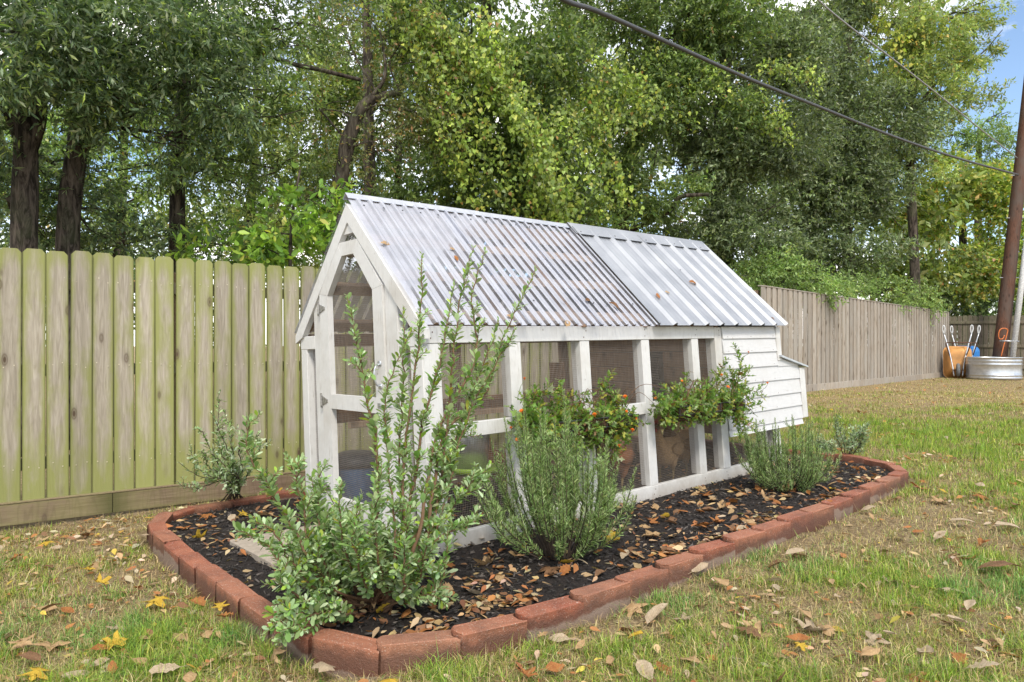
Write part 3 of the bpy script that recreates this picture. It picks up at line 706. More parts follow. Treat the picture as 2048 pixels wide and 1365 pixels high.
cb('house_floor', 3.06, 4.41, .031, W - .03, .36, .385, 'raw'); cb('end_wall', 4.0, 4.02, .051, W - .03, .87, 1.262, 'siding'); cb('end_wall', 4.42, 4.438, .051, W - .03, .395, .868, 'siding')
cp('gable_wall', prism([(.0, 1.263), (W, 1.263), (W / 2, HR - .06)], 3.99, 4.018), M['siding'])
cp('back_wall', cbox(3.06, 4.41, W - .025, W, .36, 1.262, .002), M['siding'])
cp('nest_box_cheek', prism([(3.946, .895), (4.345, .895), (4.345, .897), (3.946, .984)], -.016, -.002, 'y'), M['siding'])
lid = [(3.965, .985), (4.47, .868), (4.47, .884), (3.965, 1.003)]
cp('nest_box_lid', prism(lid, -.05, W + .05, 'y'), M['galv'])
for x0, y0 in ((3.90, .035), (3.90, W - .125), (4.33, .4)): cb('leg', x0, x0 + .085, y0, y0 + .085, -.03, .359)
# partition wall of boards inside, with the pop door opening
for i in range(11):
    z0 = .35 + i * .142; z1 = z0 + .139
    def hw(z): return 0.03 if z < 1.25 else max(.03, (z - HE) / rs - .03)
    ya, yb = hw(z1), W - hw(z1)
    if yb - ya < .12: continue
    if .70 < z0 + .07 < 1.0:
        cb('partition_board', XR + .003, XR + .022, ya, .62, z0, z1, 'partition'); cb('partition_board', XR + .003, XR + .022, .92, yb, z0, z1, 'partition')
    else: cb('partition_board', XR + .003, XR + .022, ya, yb, z0, z1, 'partition')
cb('pop_door_shade', XR - .02, XR + .002, .66, .93, .70, 1.0, 'black')  # black panel painted in for the dark inside the open doorway
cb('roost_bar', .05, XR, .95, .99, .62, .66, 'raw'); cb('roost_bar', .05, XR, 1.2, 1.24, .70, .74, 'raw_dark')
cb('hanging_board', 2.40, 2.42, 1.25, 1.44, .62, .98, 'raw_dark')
# ------------------------------------------------------------------ leaf builder shared by all plants
def unit(v): return v / np.maximum(np.linalg.norm(v, axis=-1, keepdims=True), 1e-9)
def rdir(n): return unit(rng.normal(size=(n, 3)))
SHAPES = {  # (along, across, lift): first the midrib, then left, then right
    'lance': ([(0, 0, 0), (1, 0, 0), (.45, .5, .12), (.45, -.5, .12)], [(0, 3, 1), (0, 1, 2)]),
    'obov': ([(0, 0, 0), (.62, 0, -.05), (1, 0, 0), (.6, .5, .1), (.6, -.5, .1), (.9, .3, .05), (.9, -.3, .05)], [(0, 1, 3), (0, 4, 1), (1, 2, 5), (1, 5, 3), (1, 6, 2), (1, 4, 6)]),
    'heart': ([(0, 0, 0), (1, 0, -.1), (-.12, .3, .05), (.25, .52, .12), (-.12, -.3, .05), (.25, -.52, .12)], [(0, 1, 3), (0, 3, 2), (0, 5, 1), (0, 4, 5)]),
    'needle': ([(0, .5, 0), (0, -.5, 0), (.75, -.42, .06), (.75, .42, .06), (1, 0, 0)], [(0, 1, 2), (0, 2, 3), (3, 2, 4)]),
    'fern': ([(0, 0, 0), (.35, .16, 0), (.3, .5, .05), (.55, .2, 0), (.6, .48, .05), (.75, .16, 0), (1, 0, 0), (.75, -.16, 0), (.6, -.48, .05), (.55, -.2, 0), (.3, -.5, .05), (.35, -.16, 0)],
             [(0, 2, 1), (0, 1, 3), (3, 4, 5), (3, 5, 6), (0, 3, 6), (0, 6, 9), (9, 6, 7), (9, 7, 8), (0, 9, 11), (0, 11, 10)]),
}
def leaves(Pp, D, N, L, Wd, col, shape):
    """arrays (n,3),(n,3),(n,3),(n,),(n,),(n,3) -> V,F,C"""
    T, Fc = SHAPES[shape]; T = np.array(T); Fc = np.array(Fc); n = len(Pp); D = unit(D); S = unit(np.cross(N, D)); U = np.cross(D, S)
    V = Pp[:, None] + D[:, None] * (T[:, 0] * L[:, None])[..., None] + S[:, None] * (T[:, 1] * Wd[:, None])[..., None] + U[:, None] * (T[:, 2] * Wd[:, None])[..., None]
    F = (np.arange(n)[:, None, None] * len(T) + Fc[None]).reshape(-1, 3)
    return V.reshape(-1, 3), F, np.repeat(col, len(T), 0)
def pal(n, table, jit=.18):
    c = np.array([t_[0] for t_ in table]); w = np.array([t_[1] for t_ in table], float); k = rng.choice(len(c), n, p=w / w.sum())
    return np.clip(c[k] * (1 + rng.normal(0, jit, (n, 1))) * (1 + rng.normal(0, .05, (n, 3))), .003, .9)
class Acc:
    def __init__(s): s.V = []; s.F = []; s.C = []; s.n = 0
    def add(s, V, F, C): s.V.append(V); s.F.append(F + s.n); s.C.append(C); s.n += len(V)
    def obj(s, name, mat, parent=None):
        V = np.concatenate(s.V); 
        if parent is not None: V = V - np.array(parent.location)
        return link(name, fastmesh(name, V, np.concatenate(s.F), mat, np.concatenate(s.C)), parent)
def stems_obj(name, stems, mat, parent, seg=5):
    b = MB(); o_ = Vector(parent.location)
    for pts_, r0, r1 in stems: b.tube([Vector(p) - o_ for p in pts_], list(np.linspace(r0, r1, len(pts_))), seg)
    return link(name, b.mesh(name, mat, True), parent)
def on_stem(pts_, t):
    """positions and tangents along a polyline at parameters t (0..1)"""
    A = np.array([tuple(p) for p in pts_]); l = np.linalg.norm(np.diff(A, axis=0), axis=1); c = np.concatenate([[0], np.cumsum(l)]) / l.sum()
    X = np.stack([np.interp(t, c, A[:, i]) for i in range(3)], 1); X2 = np.stack([np.interp(np.clip(t + .03, 0, 1), c, A[:, i]) for i in range(3)], 1); X1 = np.stack([np.interp(np.clip(t - .03, 0, 1), c, A[:, i]) for i in range(3)], 1)
    return X, unit(X2 - X1), l.sum()
def leafy_stem(acc, pts_, per_m, L, Wr, table, shape, t0=.1, spread=.9, up=.4, jl=.25, taper=True):
    ln_ = on_stem(pts_, np.array([0.]))[2]; n = max(4, int(per_m * ln_ * (1 - t0))); t = t0 + (1 - t0) * (np.arange(n) + rng.random(n)) / n
    X, T, _ = on_stem(pts_, t); a = np.arange(n) * 2.4 + rng.normal(0, .4, n); h = unit(np.cross(T, rdir(n) * .01 + np.array((.3, .2, .1)))); k = np.cross(T, h)
    R_ = h * np.cos(a)[:, None] + k * np.sin(a)[:, None]; D = unit(R_ * spread + T * (.55 + .5 * (t[:, None] > .9)) + np.array((0, 0, .12)) + rdir(n) * .22); N = unit(T * up + np.array((0, 0, .7)) + rdir(n) * .45)
    l = L * (1 + rng.normal(0, jl, n)).clip(.4, 1.7) * (np.interp(t, [0, .75, 1], [1, 1, .55]) if taper else 1)
    acc.add(*leaves(X, D, N, l, l * Wr, pal(n, table), shape))
def bend(p0, p1, sag=0., wob=.02, n=7):
    p0 = Vector(p0); p1 = Vector(p1); d = (p1 - p0); L_ = d.length; w1 = Vector(rng.normal(0, wob * L_, 3)); w2 = Vector(rng.normal(0, wob * L_, 3)); out = []
    for i in range(n):
        t_ = i / (n - 1); q_ = p0 + d * t_ + (w1 * math.sin(math.pi * t_) + w2 * math.sin(2 * math.pi * t_)); q_.z += sag * math.sin(math.pi * t_); out.append(q_)
    return out
# ------------------------------------------------------------------ things in and around the coop
def wp(x, y, z): return c3w(x, y, z)
# concrete slab in front of the door
slab = MB().box(-.33, .33, -.29, .29, -.02, .028, .006); x_, y_ = c2w(-.44, .62)
tag(link('stepping_slab', slab.mesh('stepping_slab', M['concrete']), None, (x_, y_, float(bedz(-.44, .62)) + .005), (0, 0, .74)), 'flat tan concrete slab lying in the mulch before the coop door', 'slab')
# blue waterer with dark lid just inside the door
p = wp(.27, 1.30, .01); t_ = empty('poultry_waterer', p, (0, 0, .73)); tag(t_, 'blue plastic drinker with dark lid standing inside the coop by the door', 'drinker')
def lathe(prof, n=20):
    V = []; F = []
    for r, z in prof:
        for k in range(n): a_ = 2 * math.pi * k / n; V.append((r * math.cos(a_), r * math.sin(a_), z))
    for j in range(len(prof) - 1):
        for k in range(n): F.append((j * n + k, j * n + (k + 1) % n, (j + 1) * n + (k + 1) % n, (j + 1) * n + k))
    return V, F
link('tank', pymesh('tank', *lathe([(0, 0), (.14, 0), (.15, .01), (.16, .30), (.155, .31), (0, .31)]), M['blue'], True), t_); link('lid', pymesh('lid', *lathe([(0, .311), (.172, .311), (.175, .33), (.165, .38), (.12, .40), (0, .405)]), M['dark_plastic'], True), t_)
# feeder: galvanised hopper with green tray hanging over the floor
p = wp(.80, .65, .0); t_ = empty('poultry_feeder', p); tag(t_, 'grey galvanised hopper feeder with lime green tray hanging inside the run', 'feeder')
link('hopper', pymesh('hopper', *lathe([(.0, .30), (.105, .30), (.125, .56), (.12, .57), (.0, .57)]), M['galv'], True), t_)
link('tray', pymesh('tray', *lathe([(0, .275), (.17, .275), (.19, .29), (.195, .325), (.18, .32), (.11, .30), (0, .30)]), M['green_plastic'], True), t_)
link('hanger', MB().tube([(0, 0, .57), (0, 0, 1.25)], .003, 5).mesh('hanger', M['wire']), t_)
# hens
def hen(loc, rz_, cols, label, sc=1., headup=1.):
    body, neck, head, tailc = [np.array(c) for c in cols]
    # loft: x forward, sections (x, z, half width, half height, tilt)
    S = [(-.235, .335, .006, .030, 0), (-.20, .330, .022, .050, 0), (-.165, .305, .045, .062, 0), (-.125, .27, .070, .078, 0), (-.07, .235, .088, .092, 0), (-.01, .22, .096, .100, 0), (.05, .222, .092, .102, 0), (.10, .243, .078, .092, .3), (.135, .285, .058, .070, .8),
         (.150, .325, .042, .050, 1.2), (.155, .362, .031, .038, 1.45), (.160, .392, .026, .031, 1.4), (.176, .416, .025, .028, .7), (.197, .424, .020, .022, .1), (.212, .421, .010, .011, 0), (.220, .419, .008, .008, 0), (.243, .411, .001, .001, 0)]
    n = 14; V = []; Cc = []
    for i, (x, z, w, h, ti) in enumerate(S):
        if i >= 9: z = .325 + (z - .325) * headup
        for k in range(n):
            a_ = 2 * math.pi * k / n; c_, s_ = math.cos(a_), math.sin(a_); lx = -s_ * h * math.sin(ti); lz = s_ * h * math.cos(ti)
            V.append((x + lx, c_ * w, z + lz)); f_ = i / (len(S) - 1)
            cc = tailc if i < 3 else body if i < 8 else neck if i < 12 else head
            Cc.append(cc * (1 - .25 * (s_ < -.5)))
    F = [(j * n + k, j * n + (k + 1) % n, (j + 1) * n + (k + 1) % n, (j + 1) * n + k) for j in range(len(S) - 1) for k in range(n)]
    F = [(a, b_, c_) for q_ in F for a, b_, c_ in ((q_[0], q_[1], q_[2]), (q_[0], q_[2], q_[3]))]
    for s in (-1, 1):       # feathered thigh, shank and toes grow out of the trunk
        for pts_, rr in (([(-.0, s * .05, .20), (.005, s * .052, .14), (-.012, s * .05, .10)], [.045, .032, .012]), ([(-.012, s * .05, .105), (-.018, s * .05, .05), (-.005, s * .05, .008)], [.009, .007, .007]),
                         ([(-.005, s * .05, .008), (.05, s * .05, .005)], [.006, .003]), ([(-.005, s * .05, .008), (.04, s * .085, .005)], [.006, .003]), ([(-.005, s * .05, .008), (.042, s * .02, .005)], [.006, .003]), ([(-.005, s * .05, .008), (-.035, s * .05, .005)], [.006, .003])):
            v_, f_ = tube(pts_, rr, 6); n0 = len(V); V += v_; Cc += [body * .9 if rr[0] > .02 else np.array((.30, .22, .09))] * len(v_)
            for q_ in f_: F += [(n0 + q_[0], n0 + q_[i], n0 + q_[i + 1]) for i in range(1, len(q_) - 1)]
        wv_, wf_ = tube([(.085, s * .082, .255), (.02, s * .100, .25), (-.07, s * .093, .245), (-.15, s * .06, .27)], [.02, .05, .045, .008], 8)   # folded wing
        n0 = len(V); V += [(a, y_ if abs(y_) < .11 else math.copysign(.11, y_), z) for a, y_, z in wv_]; Cc += [body * .82] * len(wv_)
        for q_ in wf_: F += [(n0 + q_[0], n0 + q_[i], n0 + q_[i + 1]) for i in range(1, len(q_) - 1)]
    r = empty('hen', loc, (0, 0, rz_)); r.scale = (sc,) * 3; tag(r, label, 'hen')
    link('body', fastmesh('body', np.array(V), np.array(F), M['feather'], np.array(Cc), True), r)
    hz = .325 + (.424 - .325) * headup; dz_ = hz - .424
    b = MB(); b.add(*prism([(.155, .44 + dz_), (.163, .462 + dz_), (.172, .45 + dz_), (.182, .468 + dz_), (.190, .45 + dz_), (.20, .458 + dz_), (.208, .435 + dz_), (.18, .43 + dz_)], -.004, .004, 'y')); link('comb', b.mesh('comb', M['comb']), r)
    for s in (-1, 1): link('wattle', pymesh('wattle', *tube([(.208, s * .008, .412 + dz_), (.207, s * .010, .395 + dz_), (.203, s * .009, .380 + dz_)], [.006, .010, .003], 6), M['comb'], True), r)
    for s in (-1, 1): link('eye', pymesh('eye', *tube([(.193, s * .015, .430 + dz_), (.193, s * .024, .430 + dz_)], [.005, .003], 6), M['eye'], True), r)
    link('beak', pymesh('beak', *tube([(.214, 0, .421 + dz_), (.23, 0, .417 + dz_), (.247, 0, .408 + dz_)], [.010, .007, .001], 6), M['beak'], True), r)
    return r
BUFF = ((.62, .39, .19), (.52, .32, .15), (.17, .10, .06), (.45, .28, .15)); TAN = ((.58, .35, .16), (.16, .09, .05), (.10, .05, .035), (.08, .055, .045)); BRN = ((.28, .12, .055), (.32, .14, .065), (.26, .11, .055), (.08, .05, .035)); DRK = ((.045, .04, .04), (.05, .04, .035), (.05, .03, .025), (.03, .03, .03))
RED = ((.36, .14, .055), (.38, .16, .07), (.32, .13, .06), (.07, .04, .03))
def hp_(x, y, z=.012): p = wp(x, y, z); p.z = max(p.z, float(bedz(*w2c(p.x, p.y))) + .004); return p
hen(hp_(2.47, .24), math.radians(236), BUFF, 'buff hen with dark brown head behind the wire beside the white post', 1.12)
hen(hp_(2.74, .30), math.radians(228), TAN, 'tan hen with dark neck standing near the pop door end of the run', 1.15)
hen(hp_(1.93, .30), math.radians(55), RED, 'reddish brown hen in the run under the first planter', 1.1)
hen(hp_(1.10, .58), math.radians(165), BRN, 'brown hen standing beside the hanging feeder', 1.12, 1.05)
hen(hp_(2.30, 1.0), math.radians(20), DRK, 'dark grey hen at the back of the run', 1.05)
# ------------------------------------------------------------------ hanging planters with marigolds
MG = (((.17, .29, .055), 5), ((.25, .37, .09), 4), ((.11, .20, .045), 3), ((.40, .40, .07), 1.8), ((.33, .39, .20), 1.), ((.25, .13, .06), .7))
def flower_mesh():
    V = []; F = []
    for ring, (n_, r, z, w) in enumerate(((9, .020, .0, .009), (8, .015, .006, .008), (6, .009, .010, .006))):
        for k in range(n_):
            a_ = 2 * math.pi * (k + .5 * ring) / n_; c_, s_ = math.cos(a_), math.sin(a_); n0 = len(V)
            V += [(0, 0, z - .004), (r * .7 * c_ - w * s_, r * .7 * s_ + w * c_, z + .002), (r * c_, r * s_, z + .001), (r * .7 * c_ + w * s_, r * .7 * s_ - w * c_, z + .002)]; F += [(n0, n0 + 3, n0 + 2, n0 + 1)]
    v_, f_ = tube([(0, 0, -.022), (0, 0, -.004)], [.004, .008], 6); n0 = len(V); V += v_; F += [tuple(i + n0 for i in q_) for q_ in f_]
    return V, F
FM = pymesh('flower', *flower_mesh(), M['petal']); FD = pymesh('flower', *flower_mesh(), M['petal_dead'])
def planter(xa, xb, stems, flowers, label_box, label_plant, dead):
    c = wp((xa + xb) / 2, -.115, .60); e = empty('hanging_planter', c, (0, 0, .725)); tag(e, label_box, 'planter', 'coir planters hung on the coop rail')
    hl = (xb - xa) / 2; V = []; prof = ((-.085, .06), (-.083, .0), (-.06, -.05), (0, -.065), (.06, -.05), (.085, .0), (.088, .06))
    for sx in np.linspace(-hl, hl, 9):
        for y_, z_ in prof: k = 1 - .12 * (abs(sx) > hl * .98); V.append((sx, y_ * k + rng.normal(0, .004), z_ * k + rng.normal(0, .004)))
    m = len(prof); F = [(j * m + i, j * m + i + 1, (j + 1) * m + i + 1, (j + 1) * m + i) for j in range(8) for i in range(m - 1)] + [tuple(range(m))[::-1], tuple(range(8 * m, 9 * m))]
    for j in range(8): F.append((j * m, (j + 1) * m, (j + 1) * m + m - 1, j * m + m - 1))
    link('coir_liner', pymesh('coir_liner', V, F, M['coir']), e)
    b = MB()
    for z_, yy in ((.062, .09), (.0, .09)): b.tube([(-hl, -yy, z_), (hl, -yy, z_)], .004, 6); b.tube([(-hl, yy - .012, z_), (hl, yy - .012, z_)], .004, 6)
    for sx in np.linspace(-hl, hl, 6): b.tube([(sx, -.09, .062), (sx, -.088, .0), (sx, -.062, -.055), (sx, 0, -.07), (sx, .062, -.055), (sx, .085, .062)], .0035, 5)
    link('wire_basket', b.mesh('wire_basket', M['screw']), e)
    pe = empty('marigold_plant', wp((xa + xb) / 2, -.12, .64), (0, 0, 0)); tag(pe, label_plant, 'flowering plant')
    acc = Acc(); sts = []; tips = []
    rs2 = random.Random(int(xa * 100))
    stems = stems + [(xa + (xb - xa) * (k + .5) / 16, (1028 + 215 * k / 15) if xa < 2 else (1318 + 165 * k / 15), rs2.uniform(835, 905) if xa < 2 else rs2.uniform(810, 848), -.30) for k in range(16)]
    for (bx, u, v, dy) in stems:
        p0 = wp(bx, -.12, .64); d_ = wp(bx, dy, .7); Zt = p0.y + (dy + .12) * EYX[1] + (u - (1024 + FPX * p0.x / p0.y)) / FPX * p0.y * .66; p1 = P(u, v, Zt); pts_ = bend(p0, p1, .06, .05); sts.append((pts_, .0045, .0018))
        leafy_stem(acc, pts_, 75, .056, .6, MG, 'fern', .12, 1., .3); tips.append(p1)
        for k in range(3):
            X, T, l_ = on_stem(pts_, np.array([.45 + .18 * k])); q1 = Vector(X[0] + rdir(1)[0] * .08 * (1 + rng.random()) + np.array((0, 0, .03))); sp_ = bend(Vector(X[0]), q1, .01, .05, 5); sts.append((sp_, .0025, .0012)); leafy_stem(acc, sp_, 130, .046, .62, MG, 'fern', .1, 1., .3)
    acc.obj('foliage', M['leaf'], pe); stems_obj('stem', sts, M['twig'], pe)
    if dead:
        ds = []
        for k in range(dead):
            x0 = rng.uniform(xa + .05, xb - .05); p0 = wp(x0, rng.uniform(-.2, -.06), .64); p1 = p0 + Vector((rng.normal(0, .16), rng.normal(0, .08), rng.uniform(-.05, .2))); mid = (p0 + p1) / 2 + Vector((0, 0, .12)); ds.append((catmull([p0, mid, p1], 5), .003, .0012))
        [stems_obj('dead_stem', [q_], M['twig'], pe) for q_ in ds]
    for (u, v, dy) in flowers:
        X0 = wp((xa + xb) / 2, dy, .7); Z_ = X0.y + (u - (1024 + FPX * X0.x / X0.y)) / FPX * X0.y * .66; q_ = P(u, v, Z_)
        o = link('flower', FM if rng.random() < .9 else FD, pe, q_ - pe.location, (rng.normal(.35, .35), rng.normal(-.1, .3), 0)); o.scale = (rng.uniform(.5, .8),) * 3
        near = min(tips, key=lambda a_: (a_ - q_).length)
        st_ = bend(near if (near - q_).length < .25 else q_ + Vector((0, .02, -.10)), q_ + Vector((0, 0, -.015)), .0, .03, 4); o2 = stems_obj('flower_stem', [(st_, .0018, .0015)], M['twig_green'], pe)
planter(.80, 1.62, [(x_, u_, v_, -.29) for x_, u_, v_ in ((.85, 1045, 880), (.95, 1060, 905), (1.05, 1085, 915), (1.15, 1120, 905), (1.25, 1145, 895), (1.35, 1170, 890), (1.45, 1200, 900), (1.55, 1225, 890), (1.5, 1245, 875), (1.1, 1100, 870), (1.3, 1160, 865))] + [(.9, 1050, 870, -.24), (.95, 1075, 890, -.26), (1.0, 1040, 830, -.2), (1.1, 1090, 850, -.27), (1.15, 1110, 885, -.28), (1.2, 1105, 800, -.15), (1.25, 1140, 860, -.28), (1.3, 1150, 905, -.27), (1.35, 1180, 870, -.28), (1.4, 1215, 880, -.26), (1.45, 1240, 885, -.24), (1.5, 1265, 860, -.22), (1.5, 1235, 830, -.18), (1.5, 1215, 790, -.14), (1.48, 1205, 760, -.12), (1.52, 1225, 780, -.13), (1.4, 1190, 840, -.2), (1.55, 1250, 900, -.24), (1.35, 1170, 920, -.27), (.85, 1035, 800, -.14), (1.5, 1220, 925, -.26), (1.45, 1195, 940, -.26)],
        [(1189, 829, -.27), (1203, 769, -.15), (1250, 793, -.2), (1253, 823, -.22), (1273, 837, -.22), (1265, 860, -.24), (1238, 891, -.27), (1244, 905, -.27), (1049, 757, -.12), (1022, 856, -.24), (1043, 822, -.2), (1034, 879, -.26)],
        'brown coir planter box hung on the coop rail behind the big rosemary', 'orange marigolds spilling from the coir planter behind the big rosemary', 26)
planter(2.10, 3.0, [(x_, u_, v_, -.29) for x_, u_, v_ in ((2.15, 1330, 848), (2.25, 1350, 848), (2.35, 1370, 848), (2.45, 1385, 848), (2.55, 1400, 848), (2.65, 1420, 848), (2.75, 1435, 848), (2.85, 1450, 848), (2.9, 1470, 848), (2.3, 1345, 845), (2.6, 1405, 845), (2.8, 1440, 845), (2.45, 1375, 840))] + [(2.2, 1325, 848, -.2), (2.25, 1345, 848, -.25), (2.3, 1330, 815, -.18), (2.4, 1370, 848, -.26), (2.5, 1355, 780, -.14), (2.5, 1395, 848, -.26), (2.6, 1390, 770, -.14), (2.65, 1425, 770, -.16), (2.7, 1410, 810, -.22), (2.75, 1440, 848, -.26), (2.8, 1420, 848, -.26), (2.85, 1460, 830, -.24), (2.8, 1420, 745, -.12), (2.9, 1485, 715, -.13), (2.95, 1500, 740, -.15), (2.9, 1480, 780, -.18), (2.95, 1525, 785, -.18), (2.95, 1510, 830, -.22), (2.95, 1495, 862, -.24), (2.9, 1475, 848, -.26), (2.6, 1400, 848, -.27), (2.85, 1445, 800, -.22), (2.9, 1505, 800, -.2), (2.4, 1350, 835, -.22), (2.9, 1490, 875, -.25)],
        [(1364, 762, -.18), (1311, 796, -.14), (1456, 774, -.2), (1497, 704, -.15), (1535, 766, -.2), (1443, 750, -.16)],
        'brown coir planter box hung on the coop rail next to the siding', 'orange marigolds spilling from the coir planter next to the white siding', 22)
# ------------------------------------------------------------------ back corner: stock tank, barrows, pole, cables
p = Vector((13.45, 19.75, 0)); p.z = Gf(p.x, p.y) - .01; t_ = empty('stock_tank', p); tag(t_, 'round ribbed galvanised stock tank at the foot of the utility pole', 'stock tank')
prof = [(0, .02), (.63, .02), (.64, .0), (.652, .0), (.652, .03), (.665, .045), (.652, .06), (.652, .10), (.665, .118), (.652, .136), (.65, .14), (.65, .38), (.652, .385), (.668, .41), (.652, .435), (.652, .48), (.668, .505), (.652, .53), (.655, .575), (.672, .59), (.675, .605), (.66, .61), (.645, .60), (.64, .05), (0, .05)]
link('shell', pymesh('shell', *lathe(prof, 40), M['galv'], True), t_)
def barrow(loc, rz_, mat, label, lean=.12, sc=1.):
    r = empty('wheelbarrow', loc, (-lean, 0, rz_)); r.scale = (sc,) * 3; tag(r, label, 'wheelbarrow')
    def rr(w, h, rad, z0, y):   # rounded rectangle section, x across, z up
        o_ = []
        for cx, cz, a0 in ((w / 2 - rad, h / 2 - rad, 0), (-w / 2 + rad, h / 2 - rad, 90), (-w / 2 + rad, -h / 2 + rad, 180), (w / 2 - rad, -h / 2 + rad, 270)):
            for k in range(5): a_ = math.radians(a0 + 22.5 * k); o_.append((cx + rad * math.cos(a_), y, z0 + cz + rad * math.sin(a_)))
        return o_
    secs = [rr(.30, .46, .10, .50, -.005), rr(.38, .56, .12, .50, .0), rr(.46, .66, .13, .49, .04), rr(.66, .90, .15, .47, .29), rr(.71, .95, .16, .47, .295), rr(.71, .95, .16, .47, .31), rr(.64, .88, .14, .47, .30), rr(.43, .62, .12, .49, .05)]
    V = [v for s_ in secs for v in s_]; n = 20; F = [tuple(range(n))] + [(j * n + i, (j + 1) * n + i, (j + 1) * n + (i + 1) % n, j * n + (i + 1) % n) for j in range(len(secs) - 1) for i in range(n)] + [tuple(range(7 * n, 8 * n))[::-1]]
    link('tub', pymesh('tub', V, F, mat, False), r)
    for s in (-1, 1):
        hp2 = [(s * .10, -.20, .02), (s * .14, -.12, .35), (s * .235, -.05, .85), (s * .345, .02, 1.30)]
        link('handle', pymesh('handle', *tube(catmull(hp2, 4), .019, 8), M['galv'], True), r)
        gp_ = [(s * .345, .02, 1.29), (s * .375, .01, 1.40), (s * .365, .0, 1.50), (s * .335, 0, 1.51), (s * .315, .0, 1.42), (s * .325, .01, 1.28)]
        link('grip', pymesh('grip', *tube(catmull(gp_, 4), .016, 7), M['pvc'], True), r)
        lg = [(s * .20, -.07, .62), (s * .28, -.25, .86), (s * .30, -.31, .95), (s * .26, -.31, .98)]
        link('leg', pymesh('leg', *tube(catmull(lg, 4), .016, 7), M['rust'], True), r)
    link('leg_brace', pymesh('leg_brace', *tube([(-.27, -.31, .975), (.27, -.31, .975)], .014, 7), M['rust'], True), r)
    link('axle', pymesh('axle', *tube([(-.13, -.20, .20), (.13, -.20, .20)], .012, 7), M['rust'], True), r)
    V = []; F = []; n1, n2 = 24, 8
    for i in range(n1):
        a_ = 2 * math.pi * i / n1
        for j in range(n2): b_ = 2 * math.pi * j / n2; rr_ = .145 + .05 * math.cos(b_); V.append((.048 * math.sin(b_), -.20 + rr_ * math.cos(a_), .20 + rr_ * math.sin(a_)))
    for i in range(n1):
        for j in range(n2): F.append((i * n2 + j, ((i + 1) % n1) * n2 + j, ((i + 1) % n1) * n2 + (j + 1) % n2, i * n2 + (j + 1) % n2))
    wl = link('wheel', pymesh('wheel', V, F, M['rubber'], True), r)
    rm_ = MB().tube([(-.03, -.20, .20), (.03, -.20, .20)], .09, 14); link('rim', rm_.mesh('rim', M['rust']), wl)
q_ = P(1918, 757, 20.3); barrow((q_.x, 20.35, Gf(q_.x, 20.3) - .0), -.52, M['orange'], 'wheelbarrow with orange tub stood upright against the fence')
q_ = P(1934, 757, 20.9); barrow((q_.x, 21.0, Gf(q_.x, 20.9)), -.62, M['bright_blue'], 'wheelbarrow with bright blue tub tucked behind the orange one', .1)
# utility pole
pb = Vector((14.22, 20.75, 0)); pb.z = Gf(pb.x, pb.y) - .3; top = pb + Vector((1.36, .0, 12.6)); t_ = empty('utility_pole', pb); tag(t_, 'leaning reddish brown wooden utility pole behind the stock tank', 'utility pole')
link('shaft', pymesh('shaft', *tube([Vector((0, 0, 0)).lerp(top - pb, i / 9) for i in range(10)], list(np.linspace(.195, .14, 10)), 18), M['pole'], True), t_)
def at_pole(z): return pb.lerp(top, (z - pb.z) / 12.6)
for zz in (3.15, 4.9, 6.15): c = at_pole(zz) - pb; link('bolt', pymesh('bolt', *tube([c + Vector((-.28, -.02, 0)), c + Vector((.28, -.02, 0))], .012, 6), M['galv'], True), t_)
# grey conduit strapped beside the pole
c0 = P(2020, 728, 20.4); c1 = P(2072, 330, 20.4); t_ = empty('conduit_pipe', c0); tag(t_, 'pale grey conduit pipe slanting up beside the utility pole', 'pipe')
c0.z = Gf(c0.x, c0.y) - .02; t_.location = c0
link('pipe', pymesh('pipe', *tube([Vector((0, 0, 0)), c1 - c0], .075, 14), M['pvc'], True), t_)
q_ = P(2027, 682, 20.4) - c0; link('bracket', pymesh('bracket', *tube([q_ + Vector((-.36, .05, 0)), q_ + Vector((.10, -.08, -.02))], .02, 6), M['galv'], True), t_)
# orange cord looped on the pole
cd = [P(u, v, 20.42) for u, v in ((2002, 714), (2008, 690), (2014, 668), (2015, 660), (2008, 657), (2000, 660), (1997, 670), (1999, 678), (2005, 678), (2009, 671))]
tag(link('extension_cord', pymesh('extension_cord', *tube(catmull(cd, 5), .014, 6), M['cord'], True)), 'orange extension cord looped on the utility pole above the tank', 'cord')
def cable(pts_, r, mat, name, label):
    pts_ = [P(*p) for p in pts_]; pts_ = [pts_[0] + (pts_[0] - pts_[1]) * 1.3 + Vector((0, 0, .15))] + pts_
    return tag(link(name, pymesh(name, *tube(catmull(pts_, 8), r, 8), mat, True)), label, 'cable')
cable([(1128, 0, 7.6), (1200, 25, 8.2), (1346, 90, 9.6), (1493, 156, 11.3), (1640, 215, 13.2), (1800, 278, 15.8), (1920, 318, 18.1), (2036, 350, 20.5)], .029, M['cable'], 'overhead_cable', 'thick black overhead cable slanting down to the utility pole')
cable([(1636, 0, 13.), (1700, 54, 13.8), (1790, 122, 15.4), (1882, 194, 17.2), (1960, 258, 18.8), (2034, 316, 20.5)], .016, M['steel_cable'], 'overhead_wire', 'thin overhead wire above the thick black cable')
# ------------------------------------------------------------------ shrubs in the bed
rng = np.random.default_rng(101)
SAGE = (((.26, .37, .15), 4), ((.36, .47, .24), 4), ((.18, .31, .08), 3), ((.45, .55, .34), 2.2), ((.31, .45, .06), .9), ((.40, .36, .06), .12))
SAGE2 = (((.30, .40, .19), 4), ((.40, .48, .29), 4), ((.22, .32, .12), 3), ((.48, .55, .38), 2))
ROSE = (((.22, .33, .11), 4), ((.32, .43, .16), 4), ((.15, .24, .07), 3), ((.42, .51, .24), 2))
def shrub(name, base, label, cat): e = empty(name, base); tag(e, label, cat); return e
